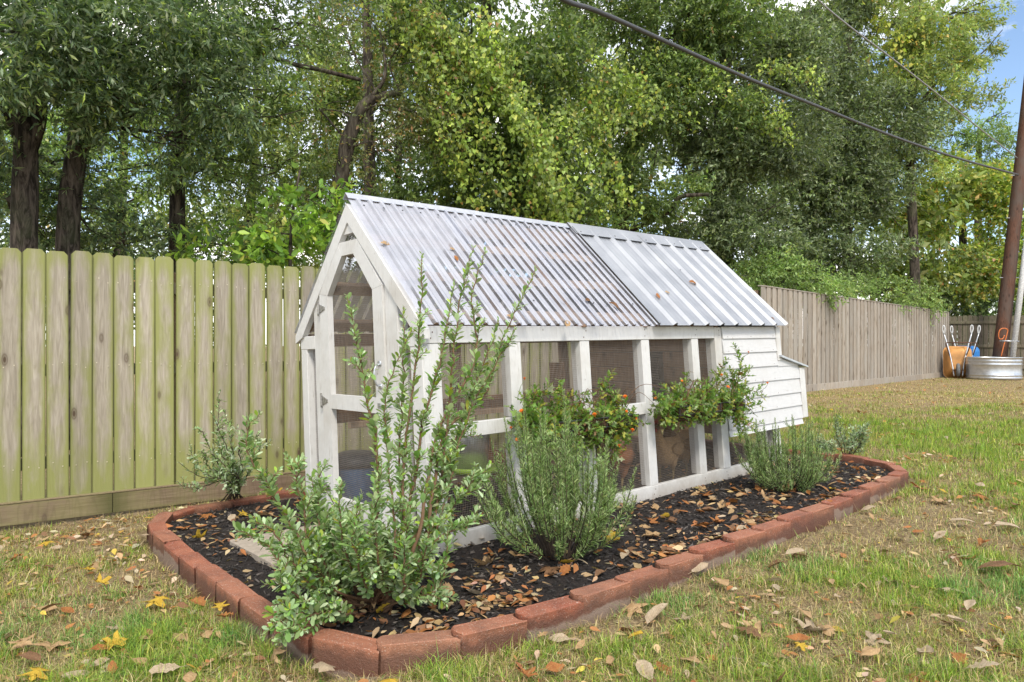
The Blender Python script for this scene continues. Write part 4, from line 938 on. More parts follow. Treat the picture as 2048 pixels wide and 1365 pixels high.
# big sage by the coop corner: stems placed by their tips
b0 = gpix(752, 1222, .0); e = shrub('sage_shrub', b0, 'tall silvery green sage shrub sprawling before the coop door corner', 'shrub')
acc = Acc(); sts = []
def sage_stem(acc, sts, p0, way, r0=.008, r1=.002, per=150, L=.036, table=SAGE, t0=.2, side=8, Wr=.44):
    way = [w + Vector(rng.normal(0, .014, 3)) for w in way]; pts_ = [p + Vector(rng.normal(0, .004, 3)) for p in catmull([p0] + way, 7)]; sts.append((pts_, r0, r1)); leafy_stem(acc, pts_, per, L, Wr, table, 'obov', t0, .9, .4, .38)
    for k in range(side):
        t_ = rng.uniform(max(t0, .25), .95); X, T, l_ = on_stem(pts_, np.array([t_])); d_ = unit(rdir(1) * .8 + T * .7 + np.array((0, 0, .35)))[0]; ln2 = rng.uniform(.05, .16) * (1.2 - .7 * t_)
        q1 = Vector(X[0] + d_ * ln2); sp_ = bend(Vector(X[0]), q1, .01, .06, 4); sts.append((sp_, .0022, .001)); leafy_stem(acc, sp_, per * 1.25, L * .85, Wr, table, 'obov', .15, .9, .4)
m0 = P(850, 1110, 3.05); m1 = P(885, 900, 3.2)
TALL = [[(800, 1180, 2.98), (850, 1100, 3.05), (882, 920, 3.2), (900, 720, 3.25), (925, 590, 3.3), (939, 488, 3.32)], [(850, 1100, 3.05), (884, 890, 3.2), (950, 720, 3.35), (955, 600, 3.42), (968, 505, 3.45)],
        [(850, 1100, 3.05), (888, 885, 3.22), (965, 800, 3.4), (1010, 690, 3.45), (1060, 540, 3.5)], [(800, 1150, 2.95), (815, 950, 3.0), (830, 700, 3.05), (848, 505, 3.1)], [(760, 1150, 2.95), (760, 900, 2.9), (715, 780, 2.9), (707, 588, 2.92)],
        [(830, 1100, 3.1), (850, 850, 3.15), (890, 690, 3.2), (895, 562, 3.25)], [(800, 1120, 3.0), (800, 900, 3.1), (800, 740, 3.15), (802, 610, 3.2)], [(790, 1120, 2.9), (770, 900, 3.0), (790, 780, 3.0), (815, 680, 3.05)],
        [(850, 1100, 3.1), (920, 840, 3.3), (985, 760, 3.4), (1035, 660, 3.45)], [(840, 1100, 3.1), (900, 900, 3.3), (975, 720, 3.4), (985, 640, 3.42)], [(880, 1000, 3.2), (900, 880, 3.3), (960, 880, 3.4)], [(860, 1080, 3.1), (920, 980, 3.25), (985, 935, 3.35)],
        [(880, 1080, 3.05), (930, 1060, 3.15), (975, 1030, 3.2)], [(700, 1150, 2.85), (690, 1050, 2.8), (685, 960, 2.78)], [(650, 1150, 2.8), (560, 1020, 2.75), (500, 900, 2.75), (492, 838, 2.75)], [(640, 1150, 2.8), (590, 1000, 2.8), (575, 900, 2.8)], [(660, 1140, 2.85), (640, 1030, 2.85), (632, 930, 2.9)],
        [(620, 1190, 2.75), (540, 1110, 2.7), (485, 1070, 2.7)], [(640, 1170, 2.8), (560, 1060, 2.75), (505, 1040, 2.72)], [(680, 1210, 2.75), (590, 1215, 2.62), (540, 1255, 2.5)], [(660, 1220, 2.75), (600, 1240, 2.6), (570, 1275, 2.5)], [(840, 1190, 2.9), (880, 1150, 2.9), (905, 1060, 2.95)], [(820, 1180, 2.85), (840, 1120, 2.8), (870, 1030, 2.8)],
        [(760, 1160, 2.8), (750, 1060, 2.75), (745, 960, 2.75)], [(720, 1170, 2.8), (715, 1080, 2.7), (720, 990, 2.7)], [(800, 1190, 2.8), (810, 1100, 2.75), (800, 1000, 2.75)]]
for k, way in enumerate(TALL):
    L_ = len(way); sage_stem(acc, sts, b0 + Vector((rng.normal(0, .06), rng.normal(0, .05), .0)), [P(*w) for w in way], .011 if k < 6 else .007, .0018, 175 if k < 11 else 230, .037, SAGE, .28 if k < 11 else .35, 9 if k < 11 else 12)
for k in range(32):       # bushy skirt
    a_ = rng.uniform(0, 2 * math.pi); rr_ = rng.uniform(.10, .42); h_ = rng.uniform(.16, .52) * (1.2 - rr_); q1 = b0 + Vector((math.cos(a_) * rr_ * 1.15 - .10, math.sin(a_) * rr_ * .8, h_)); q0 = b0 + Vector((math.cos(a_) * .06 - .04, math.sin(a_) * .06, .02))
    sage_stem(acc, sts, q0, [q0.lerp(q1, .5) + Vector((0, 0, .02)), q1], .005, .0015, 185, .038, SAGE, .35, 7)
acc.obj('foliage', M['silver_leaf'], e); stems_obj('branches', sts, M['twig'], e, 6)
# smaller sage by the fence
b0 = gpix(470, 1012); e = shrub('sage_shrub', b0, 'thin pale sage shrub between the coop door and the algae-stained fence', 'shrub'); acc = Acc(); sts = []
for way in ([(455, 960), (430, 900), (437, 795)], [(450, 960), (405, 880), (398, 858)], [(450, 970), (400, 960), (365, 935)], [(460, 960), (440, 880), (425, 830)], [(465, 960), (470, 900), (460, 860)], [(470, 960), (450, 930), (440, 860)], [(450, 970), (395, 980), (355, 965)], [(440, 970), (400, 940), (380, 890)], [(480, 960), (500, 910), (495, 880)], [(470, 965), (420, 940), (410, 900)], [(455, 960), (445, 900), (450, 830)], [(460, 960), (420, 920), (380, 920)]):
    sage_stem(acc, sts, b0 + Vector((rng.normal(0, .05), rng.normal(0, .05), 0)), [P(u + (u - 440) * .18 + 6, v - 6, 5.05 + rng.normal(0, .12)) for u, v in way], .006, .0018, 125, .036, SAGE2, .32, 8)
acc.obj('foliage', M['silver_leaf'], e); stems_obj('branches', sts, M['twig_dark'], e, 5)
# rosemary bushes
def rosemary(base, label, n, spread, height, per=620, L=.024, lean=(0, 0), table=ROSE, w=.125):
    e = shrub('rosemary_bush', base, label, 'shrub'); acc = Acc(); sts = []
    for k in range(n):
        a_ = rng.uniform(0, 2 * math.pi); r_ = math.sqrt(rng.random()) * spread; h_ = height * (1 - .45 * (r_ / spread) ** 2) * rng.uniform(.55, 1.05)
        q0 = base + Vector((math.cos(a_) * .06, math.sin(a_) * .06, .0)); q1 = base + Vector((math.cos(a_) * r_ + lean[0] * h_, math.sin(a_) * r_ * .8 + lean[1] * h_, h_)); md = q0.lerp(q1, .45) + Vector((math.cos(a_), math.sin(a_), 0)) * r_ * .22
        pts_ = catmull([q0, md, q1], 6); sts.append((pts_, .005, .0014)); leafy_stem(acc, pts_, per, L, w, table, 'needle', .25, .75, .2, .2)
        for j in range(2):
            t_ = rng.uniform(.35, .8); X, T, l_ = on_stem(pts_, np.array([t_])); d_ = unit(rdir(1) * .55 + T * .8 + np.array((0, 0, .4)))[0]; sp_ = bend(Vector(X[0]), Vector(X[0] + d_ * rng.uniform(.06, .16)), .0, .05, 4); sts.append((sp_, .0022, .001)); leafy_stem(acc, sp_, per, L * .9, w, table, 'needle', .1, .75, .2, .2)
    acc.obj('needles', M['needle'], e); stems_obj('branches', sts, M['twig_dark'], e, 5)
rosemary(gpix(1118, 1125), 'big feathery rosemary bush growing below the first planter', 80, .45, .92, 500, .030, (-.06, .03))
rosemary(gpix(1575, 985), 'rounded rosemary bush at the far end of the run below the siding', 70, .46, .62, 470, .028, (-.03, 0))
# young silvery shrub at the far end of the bed, and a seedling
for (u, v, h_, n, lab) in ((1692, 925, .40, 9, 'small upright silvery shrub at the rounded far end of the bed'), (1652, 912, .15, 5, 'tiny silvery seedling beside the small upright shrub')):
    b0 = gpix(u, v); e = shrub('young_sage_shrub', b0, lab, 'shrub'); acc = Acc(); sts = []
    for k in range(n):
        a_ = rng.uniform(0, 6.28); q1 = b0 + Vector((math.cos(a_) * h_ * .5, math.sin(a_) * h_ * .4, h_ * rng.uniform(.6, 1.1))); sage_stem(acc, sts, b0 + Vector((0, 0, 0)), [b0.lerp(q1, .5) + Vector((0, 0, .01)), q1], .005, .0015, 210, .03, (((.32, .41, .24), 3), ((.44, .52, .36), 3), ((.20, .29, .14), 2)), .3, 5)
    acc.obj('foliage', M['silver_leaf'], e); stems_obj('branches', sts, M['twig_dark'], e, 5)

rng = np.random.default_rng(202)
# ------------------------------------------------------------------ lawn grass: uncountable
n = 930000; Zs = np.exp(rng.uniform(math.log(1.9), math.log(23), n)); Xs = rng.uniform(-.86, .86, n) * Zs
ntf = 13000; tz = np.exp(rng.uniform(math.log(1.9), math.log(14), ntf)); tx = rng.uniform(-.86, .86, ntf) * tz; tuft = rng.random(n) < .38; tk = rng.integers(0, ntf, n); sg = rng.normal(0, 1, (n, 2)) * (.012 + .004 * tz[tk])[:, None]
Xs = np.where(tuft, tx[tk] + sg[:, 0], Xs); Zs = np.where(tuft, tz[tk] + sg[:, 1], Zs)
cu, cv = w2c(Xs, Zs); g = greenness(Xs, Zs)
lf_n = np.array((-fd.y, fd.x)); dl = (Xs - A0.x) * lf_n[0] + (Zs - A0.y) * lf_n[1]; rl_n = np.array((-rd.y, rd.x)); dr = (Xs - R0.x) * rl_n[0] + (Zs - R0.y) * rl_n[1]
ok = ~in_poly(cu, cv, [(1.6 + (x - 1.6) * 1.012, .5 + (y - .5) * 1.02) for x, y in BED]) & ((dl < -.06) | ((Xs - A0.x) * fd.x + (Zs - A0.y) * fd.y > 10.4)) & ((dr < -.06) | (Xs < 4.4)) & (rng.random(n) < .30 + .9 * g + .5 * (Zs > 8.5)) & (Zs < 21.8)
Xs, Zs, g, tuft = Xs[ok], Zs[ok], g[ok], tuft[ok]; n = len(Xs); far = np.clip(Zs / 3., 1, 5.0)
gz_ = gz(Xs, Zs)
patch = fnoise(Xs * 1.3 + 40, Zs * 1.3 + 11)
hgt = (rng.uniform(.014, .046, n) * (.7 + .8 * g) * np.where(rng.random(n) < .04, 1.6, 1) * np.where(tuft, 1.35, .9)) * np.interp(Zs, [2, 5, 20], [1, 1.0, 1.1]); wd = rng.uniform(.0016, .0034, n) * far ** .8
a = rng.uniform(0, 2 * math.pi, n); lay = np.clip(rng.normal(.75, .45, n), .05, 1.8) * np.where(g > .55, .75, 1.15)
dirv = np.stack([np.cos(a) * np.sin(lay), np.sin(a) * np.sin(lay), np.cos(lay).clip(.06, 1)], 1); side = np.stack([-np.sin(a), np.cos(a), np.zeros(n)], 1)
dry = rng.random(n) > (.04 + .9 * g + .2 * tuft)
lng = np.where(dry, hgt * 1.35, hgt * 1.15); base = np.stack([Xs, Zs, gz_ - .002], 1)
m_ = base + dirv * (lng * .55)[:, None]; tip = base + dirv * lng[:, None] * .95 + np.stack([np.cos(a) * lng * .35, np.sin(a) * lng * .35, -lng * .18], 1); tip[:, 2] = np.maximum(tip[:, 2], gz_ + .003)
gcol = pal(n, (((.22, .35, .045), 4), ((.32, .41, .065), 4), ((.14, .26, .05), 3), ((.40, .42, .09), 2)), .36); cool = sstep(patch, .5, .62)[:, None] * (Zs < 4.5)[:, None]
gcol = gcol * (1 - cool) + gcol * np.array((.74, .92, 1.35)) * cool
dcol = pal(n, (((.52, .40, .20), 4), ((.36, .26, .13), 4), ((.60, .49, .29), 2), ((.36, .32, .11), 2)), .36)
col = np.where(dry[:, None], dcol, gcol); W2 = side * wd[:, None]
cv_ = rng.random(n) < np.interp(Zs, [2, 4, 7], [.75, .35, .05])        # near blades bend, far ones are plain slivers
Va = np.stack([base - W2 / 2, base + W2 / 2, m_ + W2 * .42, m_ - W2 * .42, tip], 1)[cv_]; na = len(Va); Fa = (np.arange(na)[:, None, None] * 5 + np.array([(0, 1, 2), (0, 2, 3), (3, 2, 4)])[None]).reshape(-1, 3)
tip2 = base + dirv * lng[:, None]; Vb = np.stack([base - W2 / 2, base + W2 / 2, tip2], 1)[~cv_]; nb2 = len(Vb); Fb = np.arange(nb2 * 3).reshape(-1, 3) + na * 5
V = np.concatenate([Va.reshape(-1, 3), Vb.reshape(-1, 3)]); F = np.concatenate([Fa, Fb]); col = np.concatenate([np.repeat(col[cv_], 5, 0), np.repeat(col[~cv_], 3, 0)])
tag(link('lawn_grass', fastmesh('lawn_grass', V, F, M['grass'], col)), 'patchy lawn of green and straw coloured grass', 'grass', kind='stuff')

rng = np.random.default_rng(303); random.seed(5)
# ------------------------------------------------------------------ fallen leaves
def outline(kind):
    if kind == 'oval': return [(0, 0), (.18, .17), (.42, .27), (.68, .22), (.88, .09), (1, 0)]
    if kind == 'oak': return [(0, 0), (.14, .10), (.22, .2), (.30, .14), (.42, .30), (.52, .2), (.66, .31), (.74, .18), (.88, .2), (1, 0)]
    if kind == 'star': return [(0, 0), (.02, .28), (-.12, .55), (.16, .44), (.30, .20), (.50, .60), (.72, .72), (.68, .42), (.60, .14), (.82, .16), (1, 0)]
def fallen(kind, curl, fold, seed, wid=1.):
    r_ = random.Random(seed); ol = outline(kind); V = []; F = []; n = len(ol)
    for i, (x, y) in enumerate(ol):
        xm = x if kind != 'star' else max(0, min(1, x * .9 + .05)); V += [(xm, 0), (x, y * wid), (x + r_.uniform(-.03, .03), -y * wid * r_.uniform(.85, 1.1)), (xm * .5 + x * .5, y * wid * .5), (xm * .5 + x * .5, -y * wid * .5)]
    for i in range(n - 1):
        a_ = i * 5; b_ = a_ + 5; F += [(a_, b_, b_ + 3, a_ + 3), (a_ + 3, b_ + 3, b_ + 1, a_ + 1), (a_, a_ + 4, b_ + 4, b_), (a_ + 4, a_ + 2, b_ + 2, b_ + 4)]
    out = []
    for x, y in V:
        z = curl * ((x - .5) ** 2 - .25) * -1. + fold * abs(y) + .05 * math.sin(9 * x + seed) * abs(y) * 2 + .035 * math.sin(13 * y + seed * 2); out.append((x - .5, y, z))
    n0 = len(out); out += [(-.5, .012, out[0][2]), (-.5, -.012, out[0][2]), (-.78, -.03, .03), (-.78, -.05, .03)]; F.append((n0, n0 + 1, n0 + 3, n0 + 2))
    return out, F
def leafpaint(name, c0, c1, c2):
    t = NT(name); v = t.coord('Object', rnd=5.); f = t.noise(v, 3.5, 6, .65); c = t.mix(t.ramp(f, [(.32, 0.), (.68, 1.)]), c0, c1); k = t.noise(v, 9, 4); c = t.mix(t.ramp(k, [(.6, 0.), (.75, .7)]), c, c2)
    sp = t.node('ShaderNodeSeparateXYZ'); cc = t.node('ShaderNodeTexCoord'); t.L(cc.outputs['Object'], sp.inputs[0]); wv = t.math('SINE', t.math('MULTIPLY', t.math('SUBTRACT', sp.outputs[0], t.math('MULTIPLY', t.math('ABSOLUTE', sp.outputs[1]), .8)), 48)); c = t.mix(t.ramp(wv, [(.8, 0.), (1., .3)]), c, c2)
    b = t.bsdf(c, .6, 0, .3, f, .4, .1); tr = t.node('ShaderNodeBsdfTranslucent'); t.L(c, tr.inputs[0]); m = t.node('ShaderNodeMixShader'); m.inputs[0].default_value = .2; t.L(b.outputs[0], m.inputs[1]); t.L(tr.outputs[0], m.inputs[2]); return t.done(m)
LM = {'pale': leafpaint('pale_dry_leaf', (.44, .33, .21), (.57, .46, .32), (.28, .19, .11)), 'tan': leafpaint('tan_dry_leaf', (.42, .26, .12), (.56, .38, .20), (.25, .13, .06)), 'rust': leafpaint('rust_dry_leaf', (.33, .12, .035), (.46, .20, .06), (.18, .06, .02)),
      'yellow': leafpaint('yellow_leaf', (.55, .34, .03), (.66, .46, .06), (.34, .17, .03)), 'brown': leafpaint('brown_dry_leaf', (.17, .085, .04), (.27, .15, .075), (.09, .045, .02))}
KINDS = ('oval', 'oak', 'star'); LMESH = {}
for ci, c in enumerate(LM):
    for kd in KINDS:
        for j in range(3):
            V, F = fallen(kd, (.25, -.35, .5)[j], (.25, .5, -.2)[j], ci * 10 + j * 3 + KINDS.index(kd)); LMESH[(c, kd, j)] = pymesh('fallen_leaf', V, F, LM[c], True)
DESC = {'pale': 'pale beige', 'tan': 'tan', 'rust': 'rust orange', 'yellow': 'bright yellow', 'brown': 'dark brown'}; SH = {'oval': 'oval', 'oak': 'lobed', 'star': 'star-shaped'}
CURL = ('arched', 'folded', 'curled')
def put_leaf(p, c, kd, size, where, label=None, flat=.22, rot=None, j=None):
    j = random.randrange(3) if j is None else j
    o = link('fallen_leaf', LMESH[(c, kd, j)], None, p, (random.gauss(0, flat), random.gauss(0, flat), random.uniform(0, 6.28) if rot is None else rot)); o.scale = (size,) * 3
    if where == 'roof': w = 'lying on the clear roof sheets' if size < .075 and p.y < 5.2 else 'lying on the metal roof sheets'
    else:
        x, y = w2c(p.x, p.y)
        if where == 'mulch': w = 'in the mulch before the coop door' if x < -.15 else 'in the mulch beside the wire run' if x < 2.2 else 'in the mulch at the far end of the bed'
        elif y > 1.2 and x < 1: w = 'on the grass by the algae-stained fence'
        elif x < -1.0: w = 'on the grass outside the door end of the border'
        elif y > -1.75 and x < 4.2: w = 'on the grass along the long brick row'
        elif x > 4.2: w = 'on the open lawn beyond the bed'
        else: w = 'on the open lawn away from the bricks'
    sz = 'small ' if size < .056 else 'large ' if size > .088 else ''
    if label: tag(o, label, 'leaf')
    else: d_ = f'{sz}{CURL[j]} {DESC[c]} {SH[kd]} leaf {w}'; tag(o, d_, 'leaf', d_.replace(' leaf ', ' leaves '))
    return o
BIG = [(310, 1205, 'yellow', 'star', .16, 'large bright yellow star-shaped leaf on the green grass patch'), (645, 1338, 'pale', 'oak', .165, 'large pale lobed leaf at the foot of the border corner'), (1315, 1228, 'pale', 'oval', .17, 'very large pale crumpled leaf on the grass beside the long brick row'), (1400, 1135, 'pale', 'oval', .15, None), (1440, 1165, 'tan', 'oval', .16, None),
       (1800, 1070, 'pale', 'oval', .16, None), (1925, 1043, 'pale', 'oval', .17, None), (2015, 1053, 'pale', 'oval', .17, None), (1880, 1072, 'pale', 'oval', .12, None), (2000, 1135, 'brown', 'oval', .25, None), (1600, 1225, 'tan', 'oval', .17, None), (1850, 1300, 'pale', 'oval', .11, None), (1915, 1238, 'pale', 'oval', .11, None), (1500, 1265, 'brown', 'oak', .14, None), (1597, 1275, 'rust', 'oval', .11, None),
       (1605, 1292, 'yellow', 'star', .07, 'small yellow star-shaped leaf beside a rusty leaf on the lawn'), (1740, 1305, 'tan', 'oval', .11, None), (1780, 1265, 'pale', 'oval', .07, None), (1965, 1335, 'pale', 'oak', .13, None), (1270, 1273, 'yellow', 'oak', .085, 'bright yellow lobed leaf on the grass in front of the long brick row'), (1220, 1320, 'tan', 'oval', .08, None), (1290, 1340, 'pale', 'oval', .13, None), (1110, 1335, 'rust', 'oval', .1, None), (1085, 1270, 'tan', 'oak', .08, None), (1050, 1345, 'rust', 'star', .09, None),
       (1160, 1290, 'tan', 'oval', .07, None), (555, 1305, 'tan', 'star', .09, None), (395, 1205, 'rust', 'oak', .11, None), (440, 1215, 'yellow', 'star', .09, None), (450, 1230, 'rust', 'oak', .09, None), (415, 1270, 'tan', 'oval', .09, None), (235, 1285, 'yellow', 'star', .11, None), (205, 1295, 'rust', 'oval', .11, None), (205, 1165, 'yellow', 'star', .11, None), (170, 1140, 'yellow', 'star', .09, None), (90, 1087, 'yellow', 'star', .10, None), (105, 1215, 'brown', 'oak', .11, None), (45, 1285, 'tan', 'star', .1, None),
       (330, 1340, 'pale', 'oak', .12, None), (70, 1350, 'yellow', 'star', .11, None), (380, 1355, 'tan', 'oval', .1, None), (60, 1315, 'brown', 'oval', .11, None), (225, 1335, 'rust', 'oval', .07, None), (290, 1072, 'pale', 'oval', .08, None), (345, 1150, 'tan', 'oak', .09, None), (1700, 925, 'rust', 'oval', .1, None), (1735, 1018, 'pale', 'oval', .13, None), (1590, 1105, 'pale', 'oval', .12, None), (1650, 1000, 'pale', 'oval', .09, None), (1730, 965, 'tan', 'oval', .1, None), (2030, 1010, 'brown', 'oval', .12, None), (1960, 970, 'pale', 'oval', .1, None), (1890, 1180, 'pale', 'oval', .11, None), (1940, 1210, 'pale', 'oval', .1, None)]
for u, v, c, kd, s, lab in BIG:
    p = gpix(u, v, .018); put_leaf(p, c, kd, s * (.66 if kd == 'star' else .86), 'lawn', lab)
BEDL = [(1225, 1088, 'yellow', 'star', .14, 'bright yellow star-shaped leaf standing in the mulch by the big rosemary'), (890, 1195, 'tan', 'oak', .10, None), (770, 1235, 'yellow', 'oak', .085, None), (700, 1250, 'brown', 'oval', .13, None), (812, 1245, 'rust', 'oval', .08, None), (865, 1230, 'rust', 'oak', .08, None), (950, 1195, 'pale', 'oval', .09, None), (1000, 1170, 'tan', 'oval', .09, None), (1165, 1140, 'pale', 'oval', .07, None), (1130, 1155, 'rust', 'oak', .09, None), (1290, 1060, 'tan', 'oak', .08, None), (1330, 1040, 'yellow', 'oval', .1, None), (1480, 985, 'tan', 'oval', .1, None), (1540, 970, 'pale', 'oval', .09, None),
        (470, 1040, 'tan', 'star', .07, None), (485, 1035, 'yellow', 'star', .1, 'yellow star-shaped leaf in the mulch beside the concrete slab'), (395, 1085, 'yellow', 'star', .1, None), (520, 1030, 'rust', 'oval', .08, None), (560, 990, 'yellow', 'oval', .08, None), (1680, 905, 'rust', 'oak', .11, None), (1665, 985, 'yellow', 'oval', .09, None)]
for u, v, c, kd, s, lab in BEDL:
    p = gpix(u, v, .02); cx_, cy_ = w2c(p.x, p.y); p.z = float(bedz(cx_, cy_)) + .018; put_leaf(p, c, kd, s * (.75 if kd == 'star' else 1), 'mulch', lab, .35)
def rnd_leaf(where, count, wts, smin, smax):
    k = 0
    while k < count:
        if where == 'mulch':
            x = rng.uniform(-1.0, 4.1); y = rng.choice((rng.uniform(-1.08, -.06), rng.uniform(-1.08, 2.0)))
            if not in_poly(np.array([x]), np.array([y]), [(a * .94 + .05, b * .9) for a, b in BED])[0] or (x > -.05 and y > -.02): continue
            X_, Y_ = c2w(x, y); z_ = float(bedz(x, y)) + .014
        else:
            Y_ = math.exp(rng.uniform(math.log(2.3), math.log(11))); X_ = rng.uniform(-.75, .75) * Y_; cx_, cy_ = w2c(X_, Y_); z_ = float(gz(np.array([X_]), np.array([Y_]))[0]) + .018
            if in_poly(np.array([cx_]), np.array([cy_]), [(1.6 + (a - 1.6) * 1.03, .5 + (b - .5) * 1.05) for a, b in BED])[0]: continue
            if (X_ - A0.x) * lf_n[0] + (Y_ - A0.y) * lf_n[1] > -.15 and (X_ - A0.x) * fd.x + (Y_ - A0.y) * fd.y < 10.4: continue
            if X_ > 4.4 and (X_ - R0.x) * rl_n[0] + (Y_ - R0.y) * rl_n[1] > -.15: continue
        c = random.choices(list(wts), list(wts.values()))[0]; kd = random.choices(KINDS, (5, 3, 2))[0]
        put_leaf(Vector((X_, Y_, z_)), c, kd, rng.uniform(smin, smax), where, None, .3); k += 1
rnd_leaf('lawn', 120, {'pale': 4, 'tan': 5, 'rust': 3, 'yellow': .8, 'brown': 2.5}, .05, .105); rnd_leaf('mulch', 125, {'pale': 2, 'tan': 5, 'rust': 5, 'yellow': .5, 'brown': 3}, .055, .11)
# leaves on the roof
for u, v, c, s in ((770, 488, 'tan', .07), (912, 517, 'rust', .06), (1020, 632, 'tan', .06), (1135, 648, 'tan', .08), (1228, 611, 'brown', .09), (1175, 600, 'brown', .06), (1386, 566, 'rust', .085), (1316, 592, 'rust', .075), (1334, 585, 'tan', .06), (1455, 603, 'tan', .05), (1545, 638, 'brown', .07), (905, 498, 'tan', .04)):
    d_ = CR.inverted() @ Vector(((u - 1024) / FPX, 1, (HY - v) / FPX)); o_ = CR.inverted() @ (Vector((0, 0, CZ)) - Vector((CO[0], CO[1], 0)))
    # unshear, then meet the roof plane z = HE+(y+.07)*rs
    d_ = Vector((d_.x - KX * d_.z, d_.y - KY * d_.z, d_.z)); o_ = Vector((o_.x - KX * o_.z, o_.y - KY * o_.z, o_.z)); t_ = (HE + .036 + (o_.y + .07) * rs - o_.z) / (d_.z - d_.y * rs); h_ = o_ + d_ * t_
    ob = put_leaf(wp(h_.x, h_.y, h_.z), c, random.choice(('oval', 'oak')), s, 'roof', None, .1); ob.rotation_euler = ((CR.to_4x4() @ Matrix.Rotation(math.atan(rs), 4, 'X') @ Matrix.Rotation(random.uniform(0, 6.28), 4, 'Z')).to_euler())
# the small change of the litter: uncountable
acc = Acc()
for where, n, tb in (('mulch', 3400, (((.45, .30, .15), 4), ((.36, .15, .05), 4), ((.20, .10, .05), 3), ((.48, .37, .22), 2))), ('lawn', 3000, (((.45, .31, .16), 4), ((.40, .18, .06), 4), ((.22, .12, .06), 3), ((.50, .40, .27), 3), ((.55, .40, .07), .6)))):
    if where == 'mulch':
        x = rng.uniform(-1.05, 4.2, n * 3); y = rng.uniform(-1.12, 2.05, n * 3); cxs = rng.uniform(-1., 4.1, 45); cys = np.where(rng.random(45) < .5, -1.02 + rng.normal(0, .06, 45), rng.uniform(-1., 1.9, 45)); pk = rng.integers(0, 45, n * 3); dr_ = rng.random(n * 3) < .55; x = np.where(dr_, cxs[pk] + rng.normal(0, .10, n * 3), x); y = np.where(dr_, cys[pk] + rng.normal(0, .07, n * 3), y); k = in_poly(x, y, [(a * .95 + .05, b * .92) for a, b in BED]); x, y = x[k][:n], y[k][:n]; X_, Y_ = c2w(x, y); z_ = bedz(x, y) + rng.uniform(.006, .02, len(x)); s = rng.uniform(.022, .07, len(x))
    else:
        Y_ = np.exp(rng.uniform(math.log(2.0), math.log(20), n * 2)); X_ = rng.uniform(-.8, .8, n * 2) * Y_; cY = np.exp(rng.uniform(math.log(2.1), math.log(9), 160)); cX = np.where(rng.random(160) < .5, rng.uniform(-.75, -.25, 160), rng.uniform(-.2, .75, 160)) * cY; pk = rng.integers(0, 160, n * 2); dr_ = rng.random(n * 2) < .45; X_ = np.where(dr_, cX[pk] + rng.normal(0, .07, n * 2), X_); Y_ = np.where(dr_, cY[pk] + rng.normal(0, .07, n * 2), Y_); cx_, cy_ = w2c(X_, Y_); k = ~in_poly(cx_, cy_, [(1.6 + (a - 1.6) * 1.03, .5 + (b - .5) * 1.05) for a, b in BED]) & (((X_ - A0.x) * lf_n[0] + (Y_ - A0.y) * lf_n[1] < -.1) | ((X_ - A0.x) * fd.x + (Y_ - A0.y) * fd.y > 10.4)) & (((X_ - R0.x) * rl_n[0] + (Y_ - R0.y) * rl_n[1] < -.1) | (X_ < 4.4))
        X_, Y_ = X_[k][:n], Y_[k][:n]; z_ = gz(X_, Y_) + rng.uniform(.006, .022, len(X_)); s = rng.uniform(.018, .058, len(X_)) * np.interp(Y_, [2, 8, 20], [1, 1.4, 2.2])
    m = len(X_); a = rng.uniform(0, 6.28, m); D = np.stack([np.cos(a), np.sin(a), rng.normal(0, .25, m)], 1); N = unit(np.stack([rng.normal(0, .35, m), rng.normal(0, .35, m), np.ones(m)], 1)); acc.add(*leaves(np.stack([X_, Y_, z_], 1), D, N, s, s * rng.uniform(.35, .6, m), pal(m, tb), 'obov'))
tag(acc.obj('leaf_litter', M['litter']), 'small crumbled dry leaves scattered over the mulch and lawn', 'leaf litter', kind='stuff')
# ------------------------------------------------------------------ trees and vines beyond the fences
OAK = (((.062, .100, .045), 4), ((.095, .140, .065), 4), ((.035, .062, .028), 3), ((.18, .22, .12), 2), ((.22, .30, .05), .9))
MID = (((.070, .110, .030), 4), ((.11, .16, .045), 4), ((.045, .075, .022), 3), ((.19, .24, .05), 1.2), ((.20, .12, .04), .12))
GREY = (((.085, .115, .055), 4), ((.125, .160, .080), 4), ((.050, .075, .035), 3), ((.19, .23, .12), 1.3), ((.16, .22, .06), .8))
LIME = (((.22, .31, .030), 4), ((.30, .40, .045), 4), ((.15, .23, .03), 3), ((.42, .44, .05), 1.5), ((.40, .22, .05), .25))
FRESH = (((.12, .19, .050), 4), ((.17, .25, .07), 4), ((.08, .13, .035), 2), ((.26, .33, .10), 1))
GOLD = (((.24, .29, .045), 4), ((.17, .24, .045), 4), ((.36, .33, .05), 2.2), ((.11, .17, .04), 4), ((.40, .20, .05), .5))
PALE = (((.14, .19, .055), 4), ((.20, .25, .075), 4), ((.10, .14, .045), 2), ((.27, .29, .07), 2), ((.30, .20, .06), .4))
THIN = (((.11, .13, .045), 4), ((.08, .10, .035), 4), ((.17, .17, .05), 2), ((.20, .11, .05), 1.3))
LEAFY = 1.85
def mute(c): g_ = c.mean(1, keepdims=True); return c * .84 + g_ * .16 * np.array((1.05, 1.1, .9))
